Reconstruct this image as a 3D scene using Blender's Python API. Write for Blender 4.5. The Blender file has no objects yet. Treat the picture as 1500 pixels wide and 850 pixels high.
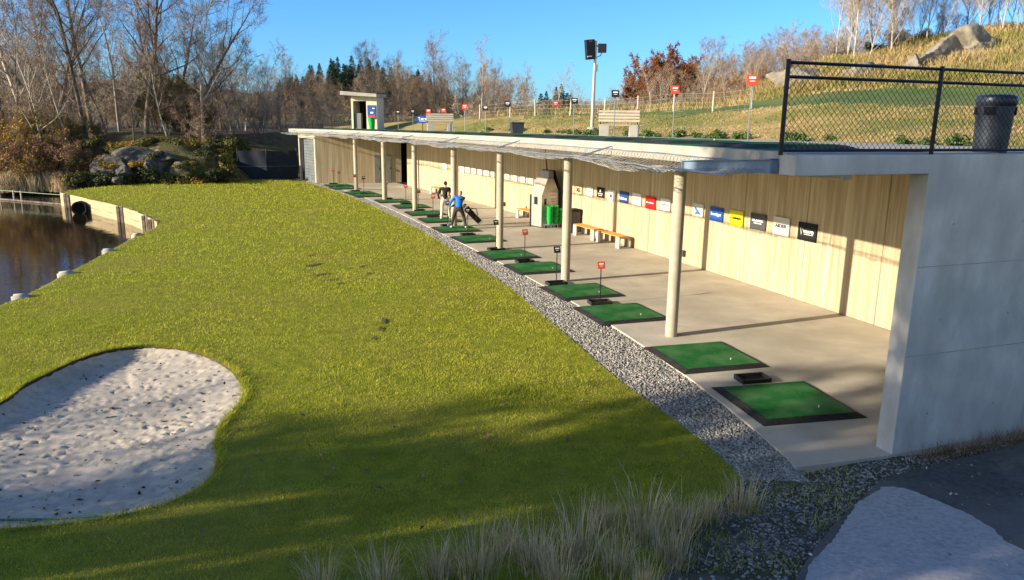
import bpy, bmesh, math, random
import numpy as np
from mathutils import Vector, Matrix, noise, geometry

random.seed(7)
rng = np.random.default_rng(7)
PI = math.pi
SC = bpy.context.scene
COL = SC.collection

# ------------------------------------------------------------------ camera model (pixels of the 1500x850 photo)
F, TH, HC, ROLL = 1100.0, math.radians(12.7), 4.6, 0.012
def ray(u, v):
    a, b = (u - 750) / F, (425 - v) / F
    x, y = a - ROLL * b, b + ROLL * a
    return Vector((x, math.cos(TH) + y * math.sin(TH), -math.sin(TH) + y * math.cos(TH)))
def un(u, v, z=0.0):
    d = ray(u, v); t = (z - HC) / d.z
    return Vector((d.x * t, d.y * t, z))
def at(u, v, y):
    d = ray(u, v); t = y / d.y
    return Vector((d.x * t, y, HC + d.z * t))
def G(x, y):
    r = max(0.0, 9.2 - y)
    return 0.10 * r ** 1.35
def ong(u, v, off=0.0):
    z = 0.0
    for _ in range(12):
        p = un(u, v, z); z = G(p.x, p.y) + off
    return Vector((p.x, p.y, z))

# ------------------------------------------------------------------ plan curves
_pf = [-4.766400298952448e-06, 0.000632867405341632, -0.03211668536066038, 0.3297683763860688, 3.2332444166690397]
_pw = [1.6253141285623407e-05, -0.0040611658649016, -0.2147467500501148, 13.309738189675027]
def _curve(p, lo, hi):
    d = np.polyder(p)
    def f(y):
        yc = min(max(y, lo), hi)
        return float(np.polyval(p, yc) + (y - yc) * np.polyval(d, yc))
    return f
XF = _curve(_pf, 9.4, 58.3)
XW = _curve(_pw, 11.5, 55.0)
def slope(f, y): return (f(y + .05) - f(y - .05)) / .1
def rot_along(f, y): return math.atan2(1.0, slope(f, y)) - PI / 2      # local +Y runs along the curve, away from the camera
def zr(y): return 4.25 - 0.0088 * (y - 9.5)
def on_wall(u, v):
    lo, hi = 11.0, 58.0
    for _ in range(50):
        m = (lo + hi) / 2
        p = at(u, v, m)
        if p.x < XW(m): lo = m
        else: hi = m
    return at(u, v, m)
WD = Vector((0.938, 0.347, 0)); WN = Vector((0.347, -0.938, 0)); WA = Vector((5.49, 10.0, 0))   # end wall: direction, outward normal, front lower corner

# ------------------------------------------------------------------ mesh helpers
class MB:
    def __init__(s): s.v = []; s.f = []; s.m = []
    def add(s, vs, fs, m=0):
        o = len(s.v); s.v += [tuple(v) for v in vs]; s.f += [tuple(i + o for i in f) for f in fs]; s.m += [m] * len(fs)
        return s
    def box(s, cx, cy, cz, sx, sy, sz, M=None, m=0):
        c = Vector((cx, cy, cz)); vs = []
        for dz in (-.5, .5):
            for dx, dy in ((-.5, -.5), (.5, -.5), (.5, .5), (-.5, .5)):
                d = Vector((dx * sx, dy * sy, dz * sz))
                vs.append(c + (M @ d if M is not None else d))
        return s.add(vs, [(3, 2, 1, 0), (4, 5, 6, 7), (0, 1, 5, 4), (1, 2, 6, 5), (2, 3, 7, 6), (3, 0, 4, 7)], m)
    def bar(s, a, b, w, h, m=0, up=Vector((0, 0, 1))):
        a, b = Vector(a), Vector(b); d = b - a; L = d.length
        y = d / L; x = y.cross(up)
        if x.length < 1e-4: x = Vector((1, 0, 0))
        x.normalize(); z = x.cross(y)
        M = Matrix((x, y, z)).transposed()
        c = (a + b) / 2
        return s.box(c.x, c.y, c.z, w, L, h, M, m)
    def tube(s, pts, radii, n=8, cap=True, m=0):
        pts = [Vector(p) for p in pts]
        if not hasattr(radii, '__len__'): radii = [radii] * len(pts)
        vs = []; fs = []; ref = None
        for i, p in enumerate(pts):
            d = (pts[min(i + 1, len(pts) - 1)] - pts[max(i - 1, 0)]).normalized()
            if ref is None:
                ref = Vector((1, 0, 0)) if abs(d.x) < .8 else Vector((0, 1, 0))
            x = (ref - d * ref.dot(d)).normalized(); y = d.cross(x); ref = x
            for k in range(n):
                a = 2 * PI * k / n
                vs.append(p + (x * math.cos(a) + y * math.sin(a)) * radii[i])
        for i in range(len(pts) - 1):
            for k in range(n):
                k2 = (k + 1) % n
                fs.append((i * n + k, i * n + k2, (i + 1) * n + k2, (i + 1) * n + k))
        if cap:
            fs.append(tuple(range(n - 1, -1, -1))); fs.append(tuple((len(pts) - 1) * n + k for k in range(n)))
        return s.add(vs, fs, m)
    def lathe(s, prof, n=24, c=(0, 0, 0), m=0):
        return s.tube([(c[0], c[1], c[2] + z) for r, z in prof], [max(r, 1e-4) for r, z in prof], n, True, m) if all(prof[i][1] < prof[i + 1][1] for i in range(len(prof) - 1)) else s._lathe(prof, n, c, m)
    def _lathe(s, prof, n, c, m):
        vs = []; fs = []
        for r, z in prof:
            for k in range(n):
                a = 2 * PI * k / n; vs.append((c[0] + r * math.cos(a), c[1] + r * math.sin(a), c[2] + z))
        for i in range(len(prof) - 1):
            for k in range(n):
                k2 = (k + 1) % n; fs.append((i * n + k, i * n + k2, (i + 1) * n + k2, (i + 1) * n + k))
        return s.add(vs, fs, m)
    def prism(s, poly, z0, z1, m=0):
        n = len(poly)
        vs = [(p[0], p[1], z0) for p in poly] + [(p[0], p[1], z1) for p in poly]
        fs = [tuple(range(n - 1, -1, -1)), tuple(range(n, 2 * n))] + [(i, (i + 1) % n, n + (i + 1) % n, n + i) for i in range(n)]
        return s.add(vs, fs, m)
    def ext(s, poly, o, ex, ey, en, d0, d1, m=0):       # polygon in the plane (ex, ey) through o, extruded along en
        o, ex, ey, en = Vector(o), Vector(ex), Vector(ey), Vector(en); n = len(poly)
        vs = [o + ex * a + ey * b + en * d0 for a, b in poly] + [o + ex * a + ey * b + en * d1 for a, b in poly]
        fs = [tuple(range(n - 1, -1, -1)), tuple(range(n, 2 * n))] + [(i, (i + 1) % n, n + (i + 1) % n, n + i) for i in range(n)]
        return s.add(vs, fs, m)
    def mesh(s, name):
        me = bpy.data.meshes.new(name); me.from_pydata(s.v, [], s.f)
        if any(s.m): me.polygons.foreach_set('material_index', s.m)
        bm = bmesh.new(); bm.from_mesh(me); bmesh.ops.recalc_face_normals(bm, faces=bm.faces); bm.to_mesh(me); bm.free()
        return me
    def build(s, name, mats, parent=None, smooth=False, bevel=0, **k):
        return link(name, s.mesh(name), mats, parent, smooth, bevel, **k)

def link(name, me, mats, parent=None, smooth=False, bevel=0, label=None, cat=None, group=None, kind=None, loc=None, rotz=None):
    if not isinstance(mats, (list, tuple)): mats = [mats]
    if len(me.materials) == 0:
        for m in mats: me.materials.append(m)
    if smooth:
        me.polygons.foreach_set('use_smooth', [True] * len(me.polygons))
    o = bpy.data.objects.new(name, me); COL.objects.link(o)
    if parent: o.parent = parent
    if smooth == 'auto':
        try:
            me.set_sharp_from_angle(angle=math.radians(40))
        except Exception: pass
    if bevel:
        b = o.modifiers.new('bevel', 'BEVEL'); b.width = bevel; b.segments = 2; b.limit_method = 'ANGLE'
    if loc is not None: o.location = loc
    if rotz is not None: o.rotation_euler.z = rotz
    tag(o, label, cat, group, kind)
    return o
def tag(o, label=None, cat=None, group=None, kind=None):
    if label: o['label'] = label
    if cat: o['category'] = cat
    if group: o['group'] = group
    if kind: o['kind'] = kind
    return o
def thing(name, label, cat, loc=(0, 0, 0), rotz=0, group=None):
    o = bpy.data.objects.new(name, None); COL.objects.link(o); o.empty_display_size = .1
    o.location = loc; o.rotation_euler = (0, 0, rotz)
    return tag(o, label, cat, group)
def dup(root, loc, rotz=0, label=None, group=None, scale=None, tilt=None, skip=()):
    r = root.copy(); COL.objects.link(r); r.location = loc
    r.rotation_euler = (tilt[0] if tilt else 0, tilt[1] if tilt else 0, rotz)
    if scale is not None: r.scale = (scale, scale, scale) if not hasattr(scale, '__len__') else scale
    if label: r['label'] = label
    if group: r['group'] = group
    for ch in KIDS(root):
        if ch.name.split('.')[0] in skip: continue
        c = ch.copy(); COL.objects.link(c); c.parent = r
        for g in KIDS(ch):
            d = g.copy(); COL.objects.link(d); d.parent = c
    return r
def KIDS(o): return [c for c in bpy.data.objects if c.parent == o] if False else list(o.children)

def np_mesh(name, V, T):
    V = np.asarray(V, dtype=np.float32); T = np.asarray(T, dtype=np.int32)
    me = bpy.data.meshes.new(name); n, m = len(V), len(T)
    me.vertices.add(n); me.vertices.foreach_set('co', V.ravel())
    me.loops.add(3 * m); me.loops.foreach_set('vertex_index', T.ravel())
    me.polygons.add(m); me.polygons.foreach_set('loop_start', np.arange(0, 3 * m, 3, dtype=np.int32))
    me.update(calc_edges=True)
    return me
def in_poly(P, poly):
    x, y = P[:, 0], P[:, 1]; inside = np.zeros(len(P), bool); n = len(poly)
    for i in range(n):
        x0, y0 = poly[i][0], poly[i][1]; x1, y1 = poly[(i + 1) % n][0], poly[(i + 1) % n][1]
        if y0 == y1: continue
        c = ((y0 > y) != (y1 > y)) & (x < (x1 - x0) * (y - y0) / (y1 - y0) + x0)
        inside ^= c
    return inside
def poly_dist(P, poly):
    d = np.full(len(P), 1e9); idx = np.zeros(len(P), int); n = len(poly)
    for i in range(n):
        a = np.array(poly[i][:2]); b = np.array(poly[(i + 1) % n][:2]); ab = b - a
        t = np.clip(((P[:, :2] - a) @ ab) / (ab @ ab), 0, 1)
        q = a + t[:, None] * ab; dd = np.hypot(P[:, 0] - q[:, 0], P[:, 1] - q[:, 1])
        m = dd < d; d[m] = dd[m]; idx[m] = i
    return d, idx
def smooth_loop(pts, step=.15, closed=True):
    n = len(pts); out = []
    rngi = range(n) if closed else range(n - 1)
    for i in rngi:
        if closed: p = [pts[(i + k) % n] for k in (-1, 0, 1, 2)]
        else: p = [pts[max(0, min(n - 1, i + k))] for k in (-1, 0, 1, 2)]
        p = [Vector((q[0], q[1], 0)) for q in p]
        k = max(1, int((p[2] - p[1]).length / step))
        for j in range(k):
            t = j / k
            out.append(.5 * ((2 * p[1]) + (p[2] - p[0]) * t + (2 * p[0] - 5 * p[1] + 4 * p[2] - p[3]) * t * t + (3 * p[1] - p[0] - 3 * p[2] + p[3]) * t ** 3))
    if not closed: out.append(Vector((pts[-1][0], pts[-1][1], 0)))
    return [(q.x, q.y) for q in out]
def sheet(name, outer, spacing, hfun, mats, hole=None, kind='structure', skirt=0, hole_skirt=0, smooth=True, jitter=.3, vec=None, **k):
    """A triangulated ground sheet bounded by OUTER with an optional HOLE; hfun(x, y) gives the height."""
    xs = [p[0] for p in outer]; ys = [p[1] for p in outer]
    pts = [(p[0], p[1]) for p in outer]; edges = [(i, (i + 1) % len(outer)) for i in range(len(outer))]
    if hole:
        o = len(pts); pts += [(p[0], p[1]) for p in hole]; edges += [(o + i, o + (i + 1) % len(hole)) for i in range(len(hole))]
    sp = spacing if callable(spacing) else (lambda y: spacing)
    g = []; y = min(ys)
    while y < max(ys):
        s = sp(y); x = min(xs)
        while x < max(xs):
            g.append((x + random.uniform(-jitter, jitter) * s, y + random.uniform(-jitter, jitter) * s)); x += s
        y += s
    gp = np.array(g); keep = in_poly(gp, outer) & (poly_dist(gp, outer)[0] > .03)
    if hole: keep &= ~in_poly(gp, hole) & (poly_dist(gp, hole)[0] > .03)
    pts += [tuple(p) for p in gp[keep]]
    V2, E2, T, *_ = geometry.delaunay_2d_cdt([Vector(p) for p in pts], edges, [], 0, 1e-5)
    if vec is not None: V = [(p.x, p.y, z) for p, z in zip(V2, vec(np.array([(p.x, p.y) for p in V2])))]
    else: V = [(p.x, p.y, hfun(p.x, p.y)) for p in V2]
    cen = np.array([[sum(V2[i][0] for i in t) / 3, sum(V2[i][1] for i in t) / 3] for t in T])
    ok = in_poly(cen, outer)
    if hole: ok &= ~in_poly(cen, hole)
    fs = [tuple(t) for t, q in zip(T, ok) if q]
    mb = MB(); mb.add(V, fs)
    for loop, d in ((outer, skirt), (hole, hole_skirt)):
        if loop and d:
            n = len(loop)
            mb.add([(p[0], p[1], hfun(p[0], p[1])) for p in loop] + [(p[0], p[1], hfun(p[0], p[1]) - d) for p in loop],
                   [(i, (i + 1) % n, n + (i + 1) % n, n + i) for i in range(n)], 1)
    me = bpy.data.meshes.new(name); me.from_pydata(mb.v, [], mb.f); me.polygons.foreach_set('material_index', mb.m)
    bm = bmesh.new(); bm.from_mesh(me)
    for f in bm.faces:
        if f.material_index == 0 and f.normal.z < 0: f.normal_flip()
    bm.to_mesh(me); bm.free()
    o = link(name, me, mats, smooth=smooth, kind=kind, **k)
    return o

# ------------------------------------------------------------------ materials
def mat(name, c1, c2=None, scale=4.0, rough=.8, bump=0.0, bscale=None, stretch=(1, 1, 1), metal=0.0, blotch=None, bl_scale=.6, bl_amt=.5, detail=6, spec=.3,
        island=0.0, translucent=0.0, bl_stretch=False, contrast=(.35, .65), bump_dist=.02, stretch_bump=True):
    m = bpy.data.materials.new(name); m.use_nodes = True
    nt = m.node_tree; N = nt.nodes; L = nt.links
    b = N['Principled BSDF']; out = N['Material Output']
    b.inputs['Roughness'].default_value = rough; b.inputs['Metallic'].default_value = metal
    b.inputs['Specular IOR Level'].default_value = spec
    c1 = (*c1, 1); c2 = (*c2, 1) if c2 else None
    if c2 is None and not bump and not island:
        b.inputs['Base Color'].default_value = c1
        return m
    tc = N.new('ShaderNodeTexCoord'); mp = N.new('ShaderNodeMapping'); mp.inputs['Scale'].default_value = stretch
    L.new(tc.outputs['Object'], mp.inputs['Vector'])
    col = None
    if c2:
        n1 = N.new('ShaderNodeTexNoise'); n1.inputs['Scale'].default_value = scale; n1.inputs['Detail'].default_value = detail; n1.inputs['Roughness'].default_value = .62
        L.new(mp.outputs[0], n1.inputs['Vector'])
        r = N.new('ShaderNodeValToRGB'); r.color_ramp.elements[0].position = contrast[0]; r.color_ramp.elements[1].position = contrast[1]
        r.color_ramp.elements[0].color = c1; r.color_ramp.elements[1].color = c2
        L.new(n1.outputs['Fac'], r.inputs['Fac']); col = r.outputs['Color']
    else:
        rg = N.new('ShaderNodeRGB'); rg.outputs[0].default_value = c1; col = rg.outputs[0]
    if blotch:
        n2 = N.new('ShaderNodeTexNoise'); n2.inputs['Scale'].default_value = bl_scale; n2.inputs['Detail'].default_value = 5
        L.new(mp.outputs[0] if bl_stretch else tc.outputs['Object'], n2.inputs['Vector'])
        r2 = N.new('ShaderNodeValToRGB'); r2.color_ramp.elements[0].position = .42; r2.color_ramp.elements[1].position = .62
        r2.color_ramp.elements[0].color = (0, 0, 0, 1); r2.color_ramp.elements[1].color = (bl_amt, bl_amt, bl_amt, 1)
        L.new(n2.outputs['Fac'], r2.inputs['Fac'])
        mx = N.new('ShaderNodeMix'); mx.data_type = 'RGBA'; L.new(r2.outputs['Color'], mx.inputs[0]); L.new(col, mx.inputs[6]); mx.inputs[7].default_value = (*blotch, 1); col = mx.outputs[2]
    if island:
        ge = N.new('ShaderNodeNewGeometry'); mr = N.new('ShaderNodeMapRange'); mr.inputs['To Min'].default_value = 1 - island; mr.inputs['To Max'].default_value = 1 + island
        L.new(ge.outputs['Random Per Island'], mr.inputs['Value'])
        hs = N.new('ShaderNodeHueSaturation'); L.new(mr.outputs[0], hs.inputs['Value']); L.new(col, hs.inputs['Color']); col = hs.outputs[0]
    L.new(col, b.inputs['Base Color'])
    if bump:
        n3 = N.new('ShaderNodeTexNoise'); n3.inputs['Scale'].default_value = bscale or scale * 4; n3.inputs['Detail'].default_value = 6
        L.new((mp if stretch_bump else tc).outputs[0 if stretch_bump else 'Object'], n3.inputs['Vector'])
        bp = N.new('ShaderNodeBump'); bp.inputs['Strength'].default_value = bump; bp.inputs['Distance'].default_value = bump_dist
        L.new(n3.outputs['Fac'], bp.inputs['Height']); L.new(bp.outputs[0], b.inputs['Normal'])
    if translucent:
        tr = N.new('ShaderNodeBsdfTranslucent'); L.new(col, tr.inputs['Color'])
        ms = N.new('ShaderNodeMixShader'); ms.inputs[0].default_value = translucent
        L.new(b.outputs[0], ms.inputs[1]); L.new(tr.outputs[0], ms.inputs[2]); L.new(ms.outputs[0], out.inputs['Surface'])
    return m

M = {}
M['lawn'] = mat('lawn_turf', (.125, .155, .012), (.24, .25, .022), 3.2, .95, .9, 60, blotch=(.21, .19, .035), bl_scale=.35, bl_amt=.55, spec=.1)
M['grass'] = mat('grass_blade', (.25, .285, .020), (.47, .475, .045), 1.3, .7, blotch=(.44, .40, .08), bl_scale=.45, bl_amt=.5, island=.3, translucent=.25, spec=.2)
M['soil'] = mat('dark_soil', (.03, .022, .014), (.09, .07, .04), 9, .95, .8, 30)
M['sand'] = mat('pale_sand', (.37, .325, .26), (.51, .455, .375), 7, .95, .5, 90, blotch=(.31, .285, .245), bl_scale=1.4, bl_amt=.6, spec=.1, bump_dist=.01)
M['concrete'] = mat('concrete', (.33, .315, .28), (.43, .41, .365), 1.7, .85, .12, 40, blotch=(.24, .235, .22), bl_scale=.7, bl_amt=.35, spec=.2)
M['concrete_wall'] = mat('cast_concrete', (.43, .41, .375), (.62, .595, .55), 2.2, .8, .12, 16, stretch=(1, 1, .45), blotch=(.37, .355, .33), bl_scale=.9, bl_amt=.55, spec=.25)
M['stain'] = mat('form_mark', (.30, .285, .26), (.40, .38, .35), 9, .9)
M['concrete_slab'] = mat('slab_concrete', (.40, .365, .30), (.52, .475, .395), 1.2, .7, .08, 60, blotch=(.33, .30, .245), bl_scale=.45, bl_amt=.6, spec=.3)
M['column'] = mat('column_concrete', (.35, .315, .245), (.43, .385, .30), 3, .85, .12, 50, spec=.2)
M['fascia'] = mat('roof_concrete', (.30, .285, .245), (.40, .38, .325), 2, .85, .15, 30, blotch=(.26, .25, .22), bl_scale=.8, bl_amt=.45, spec=.2)
M['timber'] = mat('wall_timber', (.32, .26, .165), (.52, .44, .30), 9, .75, .15, 14, stretch=(1, 1, .04), blotch=(.34, .255, .15), bl_scale=5.5, bl_amt=.6, bl_stretch=True, detail=5, contrast=(.38, .62))
M['timber_dark'] = mat('joint_dark', (.07, .055, .035))
M['black'] = mat('black_rubber', (.012, .012, .013), (.03, .03, .03), 12, .75, .2, 80)
M['turf'] = mat('mat_turf', (.008, .085, .018), (.018, .14, .032), 40, .9, .5, 400, blotch=(.06, .16, .06), bl_scale=1.7, bl_amt=.9, spec=.1, bump_dist=.005)
M['gravel'] = mat('gravel_base', (.10, .095, .085), (.26, .25, .23), 30, .95, .8, 60)
M['stone'] = mat('gravel_stone', (.21, .20, .18), (.34, .325, .295), 3, .85, island=.45)
M['stone_dark'] = mat('crushed_stone', (.13, .125, .115), (.27, .26, .24), 3, .85, island=.7)
M['verge'] = mat('verge_soil', (.04, .036, .026), (.13, .12, .10), 6, .95, 1.0, 50, blotch=(.05, .07, .02), bl_scale=1.2, bl_amt=.7)
M['asphalt'] = mat('dark_asphalt', (.045, .046, .048), (.085, .085, .085), 14, .85, .6, 90, blotch=(.14, .135, .13), bl_scale=.7, bl_amt=.7)
M['asphalt_pale'] = mat('pale_asphalt', (.25, .25, .255), (.41, .405, .41), 16, .85, .35, 90, blotch=(.38, .375, .37), bl_scale=2.2, bl_amt=.5)
M['steel'] = mat('galvanised_steel', (.30, .34, .40), (.42, .47, .54), 6, .45, metal=.7)
M['netwire'] = mat('net_wire', (.19, .19, .185), metal=.2, rough=.5)
M['bluesteel'] = mat('painted_beam', (.13, .20, .28), (.18, .25, .33), 4, .5)
M['darkmetal'] = mat('black_metal', (.010, .012, .018), (.02, .022, .03), 6, .4, metal=.3)
M['greymetal'] = mat('grey_metal', (.22, .23, .24), (.30, .31, .32), 5, .45, metal=.6)
M['bin'] = mat('bin_paint', (.045, .055, .075), (.07, .08, .10), 5, .35, metal=.5)
M['red'] = mat('red_plate', (.58, .065, .025), (.66, .085, .035), 5, .5)
M['white'] = mat('white_print', (.80, .80, .78))
M['offwhite'] = mat('white_board', (.62, .61, .57), (.70, .69, .65), 4, .6)
M['blackplate'] = mat('black_plate', (.012, .013, .016))
M['orange'] = mat('bench_slat', (.50, .20, .045), (.68, .31, .08), 10, .6, .1, 30, stretch=(.15, 1, 1))
M['oldwood'] = mat('weathered_wood', (.36, .31, .23), (.50, .44, .34), 8, .8, .2, 30, stretch=(.15, 1, 1))
M['paintwood'] = mat('pale_cladding', (.50, .45, .34), (.60, .54, .42), 8, .75, .15, 20, stretch=(1, 1, .1))
M['voidshade'] = mat('interior_shade', (.012, .012, .016))  # near-black: shade inside openings put into the colour
M['doorgrey'] = mat('grey_door', (.16, .165, .155), (.20, .205, .19), 3, .5)
M['garage'] = mat('garage_slats', (.10, .12, .13), (.14, .16, .17), 2, .55)
M['basket'] = mat('green_plastic', (.01, .30, .05), (.015, .40, .07), 5, .45)
M['stainless'] = mat('brushed_steel', (.36, .345, .31), (.46, .44, .40), 6, .42, metal=.5, stretch=(1, 1, .1))
M['bark'] = mat('dark_bark', (.07, .056, .045), (.21, .17, .14), 5, .9, .6, 25)
M['palebark'] = mat('pale_birch_bark', (.22, .19, .15), (.50, .46, .40), 3, .85, .3, 15, stretch=(1, 1, .5))
M['twig'] = mat('twig', (.19, .13, .085), (.33, .235, .155), 1.5, .9, island=.3)
M['twig_pale'] = mat('pale_twig', (.26, .215, .165), (.42, .35, .275), 1.5, .9, island=.3)
M['spruce'] = mat('spruce_needles', (.005, .018, .009), (.018, .045, .017), 2, .85, island=.5)
M['leaf_olive'] = mat('olive_leaves', (.09, .09, .018), (.25, .21, .04), 1.5, .8, island=.5, translucent=.2)
M['leaf_gold'] = mat('golden_leaves', (.22, .135, .022), (.44, .28, .05), 1.5, .8, island=.45, translucent=.25)
M['leaf_rust'] = mat('rust_leaves', (.20, .09, .035), (.36, .19, .075), 1.5, .8, island=.45, translucent=.2)
M['leaf_red'] = mat('copper_leaves', (.13, .042, .016), (.27, .10, .035), 1, .8, island=.45, translucent=.15)
M['leaf_green'] = mat('laurel_leaves', (.03, .075, .012), (.12, .19, .03), 3, .5, island=.5, translucent=.2, spec=.5)
M['leaf_dark'] = mat('dark_leaves', (.015, .025, .010), (.05, .06, .02), 2, .8, island=.5)
M['straw'] = mat('dry_straw', (.42, .33, .19), (.70, .57, .36), 3, .8, island=.35, translucent=.2)
M['hillgrass'] = mat('hill_grass_blade', (.27, .195, .085), (.44, .325, .15), .5, .8, blotch=(.17, .175, .04), bl_scale=.22, bl_amt=.85, island=.3, translucent=.2)
M['hill'] = mat('hill_grass', (.24, .175, .06), (.36, .275, .10), 1.2, .95, .9, 14, blotch=(.14, .16, .03), bl_scale=.22, bl_amt=.85)
M['fairway'] = mat('fairway', (.055, .10, .018), (.10, .15, .03), 1.0, .95, .6, 20, blotch=(.16, .15, .04), bl_scale=.3, bl_amt=.5)
M['forestfloor'] = mat('leaf_litter', (.045, .03, .018), (.13, .085, .045), 2.2, .95, 1.0, 14, blotch=(.10, .10, .03), bl_scale=.25, bl_amt=.6)
M['rock'] = mat('lichen_rock', (.035, .033, .028), (.115, .108, .095), 1.6, .9, .8, 7, blotch=(.20, .19, .165), bl_scale=1.1, bl_amt=.5, bump_dist=.08)
M['rock_warm'] = mat('hill_rock', (.14, .125, .10), (.34, .30, .23), 1.3, .9, .8, 5, blotch=(.12, .115, .10), bl_scale=.8, bl_amt=.7, bump_dist=.1)
M['moss'] = mat('mossy_growth', (.05, .06, .015), (.15, .13, .03), 2, .95, island=.5)
M['mossbank'] = mat('moss_bank', (.035, .035, .012), (.17, .13, .05), 1.6, .95, 1.0, 9, blotch=(.06, .08, .02), bl_scale=.7, bl_amt=.7, bump_dist=.1)
M['litterpale'] = mat('pale_bits', (.20, .17, .13), (.48, .45, .40), 2, .9, island=.5)
M['plank'] = mat('pale_plank', (.30, .235, .13), (.46, .37, .22), 3, .8, .2, 12, stretch=(.3, .3, 3))
M['skin'] = mat('skin', (.50, .29, .20), (.56, .34, .24), 8, .55)
M['hair'] = mat('dark_hair', (.015, .012, .010), (.03, .024, .018), 30, .7, .4, 80)
M['greyhair'] = mat('grey_hair', (.30, .27, .24), (.40, .37, .33), 30, .7, .4, 80)
M['blackcloth'] = mat('black_cloth', (.014, .014, .016), (.03, .03, .034), 12, .9, .3, 40)
M['creamcloth'] = mat('cream_cloth', (.52, .48, .40), (.62, .58, .49), 8, .9, .3, 25)
M['bluecloth'] = mat('blue_jacket', (.006, .11, .44), (.012, .15, .52), 6, .7, .3, 20)
M['greycloth'] = mat('charcoal_cloth', (.03, .028, .03), (.055, .05, .05), 10, .9, .3, 30)
M['shoe'] = mat('shoe_white', (.60, .57, .50))
M['brick'] = mat('render_white', (.66, .66, .66))
M['tarp'] = mat('net_fabric', (.010, .016, .030), (.018, .026, .042), 3, .8)
M['hose'] = mat('green_hose', (.04, .16, .14))
M['deadleaf'] = mat('dead_leaf', (.10, .055, .03), (.30, .20, .11), 2, .8, island=.5)
def water_mat():
    m = bpy.data.materials.new('pond_water'); m.use_nodes = True
    nt = m.node_tree; N = nt.nodes; L = nt.links; b = N['Principled BSDF']
    b.inputs['Base Color'].default_value = (.012, .010, .006, 1); b.inputs['Roughness'].default_value = .04; b.inputs['IOR'].default_value = 1.33
    b.inputs['Specular IOR Level'].default_value = .9
    tc = N.new('ShaderNodeTexCoord'); n = N.new('ShaderNodeTexNoise'); n.inputs['Scale'].default_value = 3.0; n.inputs['Detail'].default_value = 3
    L.new(tc.outputs['Object'], n.inputs['Vector'])
    bp = N.new('ShaderNodeBump'); bp.inputs['Strength'].default_value = .10; bp.inputs['Distance'].default_value = .05
    L.new(n.outputs['Fac'], bp.inputs['Height']); L.new(bp.outputs[0], b.inputs['Normal'])
    return m
M['water'] = water_mat()

# ------------------------------------------------------------------ camera, sky, sun
SUN_H = Vector((-0.915, -0.404, 0)).normalized(); SUN_EL = math.radians(17.2)
cam = bpy.data.cameras.new('camera'); cam.sensor_width = 36; cam.lens = F / 1500 * 36; cam.clip_start = .1; cam.clip_end = 4000
co = bpy.data.objects.new('camera', cam); COL.objects.link(co); co.location = (0, 0, HC)
co.rotation_euler = (Matrix.Rotation(PI / 2 - TH, 4, 'X') @ Matrix.Rotation(ROLL, 4, 'Z')).to_euler()
SC.camera = co
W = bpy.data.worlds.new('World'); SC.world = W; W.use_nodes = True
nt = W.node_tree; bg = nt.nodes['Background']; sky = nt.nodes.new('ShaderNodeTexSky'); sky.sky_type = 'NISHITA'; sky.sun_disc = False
sky.sun_elevation = SUN_EL; sky.sun_rotation = math.atan2(SUN_H.x, SUN_H.y); sky.air_density = 1.0; sky.dust_density = .35; sky.ozone_density = 2.0; sky.altitude = 0
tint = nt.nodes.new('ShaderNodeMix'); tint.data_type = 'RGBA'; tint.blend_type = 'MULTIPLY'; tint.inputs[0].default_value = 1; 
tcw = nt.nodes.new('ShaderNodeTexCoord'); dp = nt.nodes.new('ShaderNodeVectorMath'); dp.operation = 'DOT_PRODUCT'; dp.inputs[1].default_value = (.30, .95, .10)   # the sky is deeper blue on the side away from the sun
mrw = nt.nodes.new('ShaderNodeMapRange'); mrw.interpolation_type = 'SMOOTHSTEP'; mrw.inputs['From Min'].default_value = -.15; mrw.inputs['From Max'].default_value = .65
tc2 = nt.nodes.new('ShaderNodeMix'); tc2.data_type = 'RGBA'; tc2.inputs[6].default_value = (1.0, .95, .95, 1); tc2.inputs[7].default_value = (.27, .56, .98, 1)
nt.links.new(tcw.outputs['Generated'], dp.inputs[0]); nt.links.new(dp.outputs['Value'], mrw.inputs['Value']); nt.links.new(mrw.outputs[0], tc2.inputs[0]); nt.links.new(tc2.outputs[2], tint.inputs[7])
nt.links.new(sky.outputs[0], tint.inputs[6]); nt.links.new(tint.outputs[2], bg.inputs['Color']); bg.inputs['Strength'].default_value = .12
sl = bpy.data.lights.new('sun', 'SUN'); sl.energy = 5.0; sl.angle = math.radians(.55); sl.color = (1.0, .86, .66)
so = bpy.data.objects.new('sun', sl); COL.objects.link(so)
ld = Vector((-SUN_H.x * math.cos(SUN_EL), -SUN_H.y * math.cos(SUN_EL), -math.sin(SUN_EL)))
so.rotation_euler = ld.to_track_quat('-Z', 'Y').to_euler(); so.location = (-20, -10, 30)
vs = SC.view_settings; vs.view_transform = 'Standard'; vs.look = 'None'; vs.gamma = 1; vs.exposure = 1.1
try: vs.use_curve_mapping = False
except Exception: pass
SC.cycles.max_bounces = 6; SC.cycles.transparent_max_bounces = 8

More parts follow.
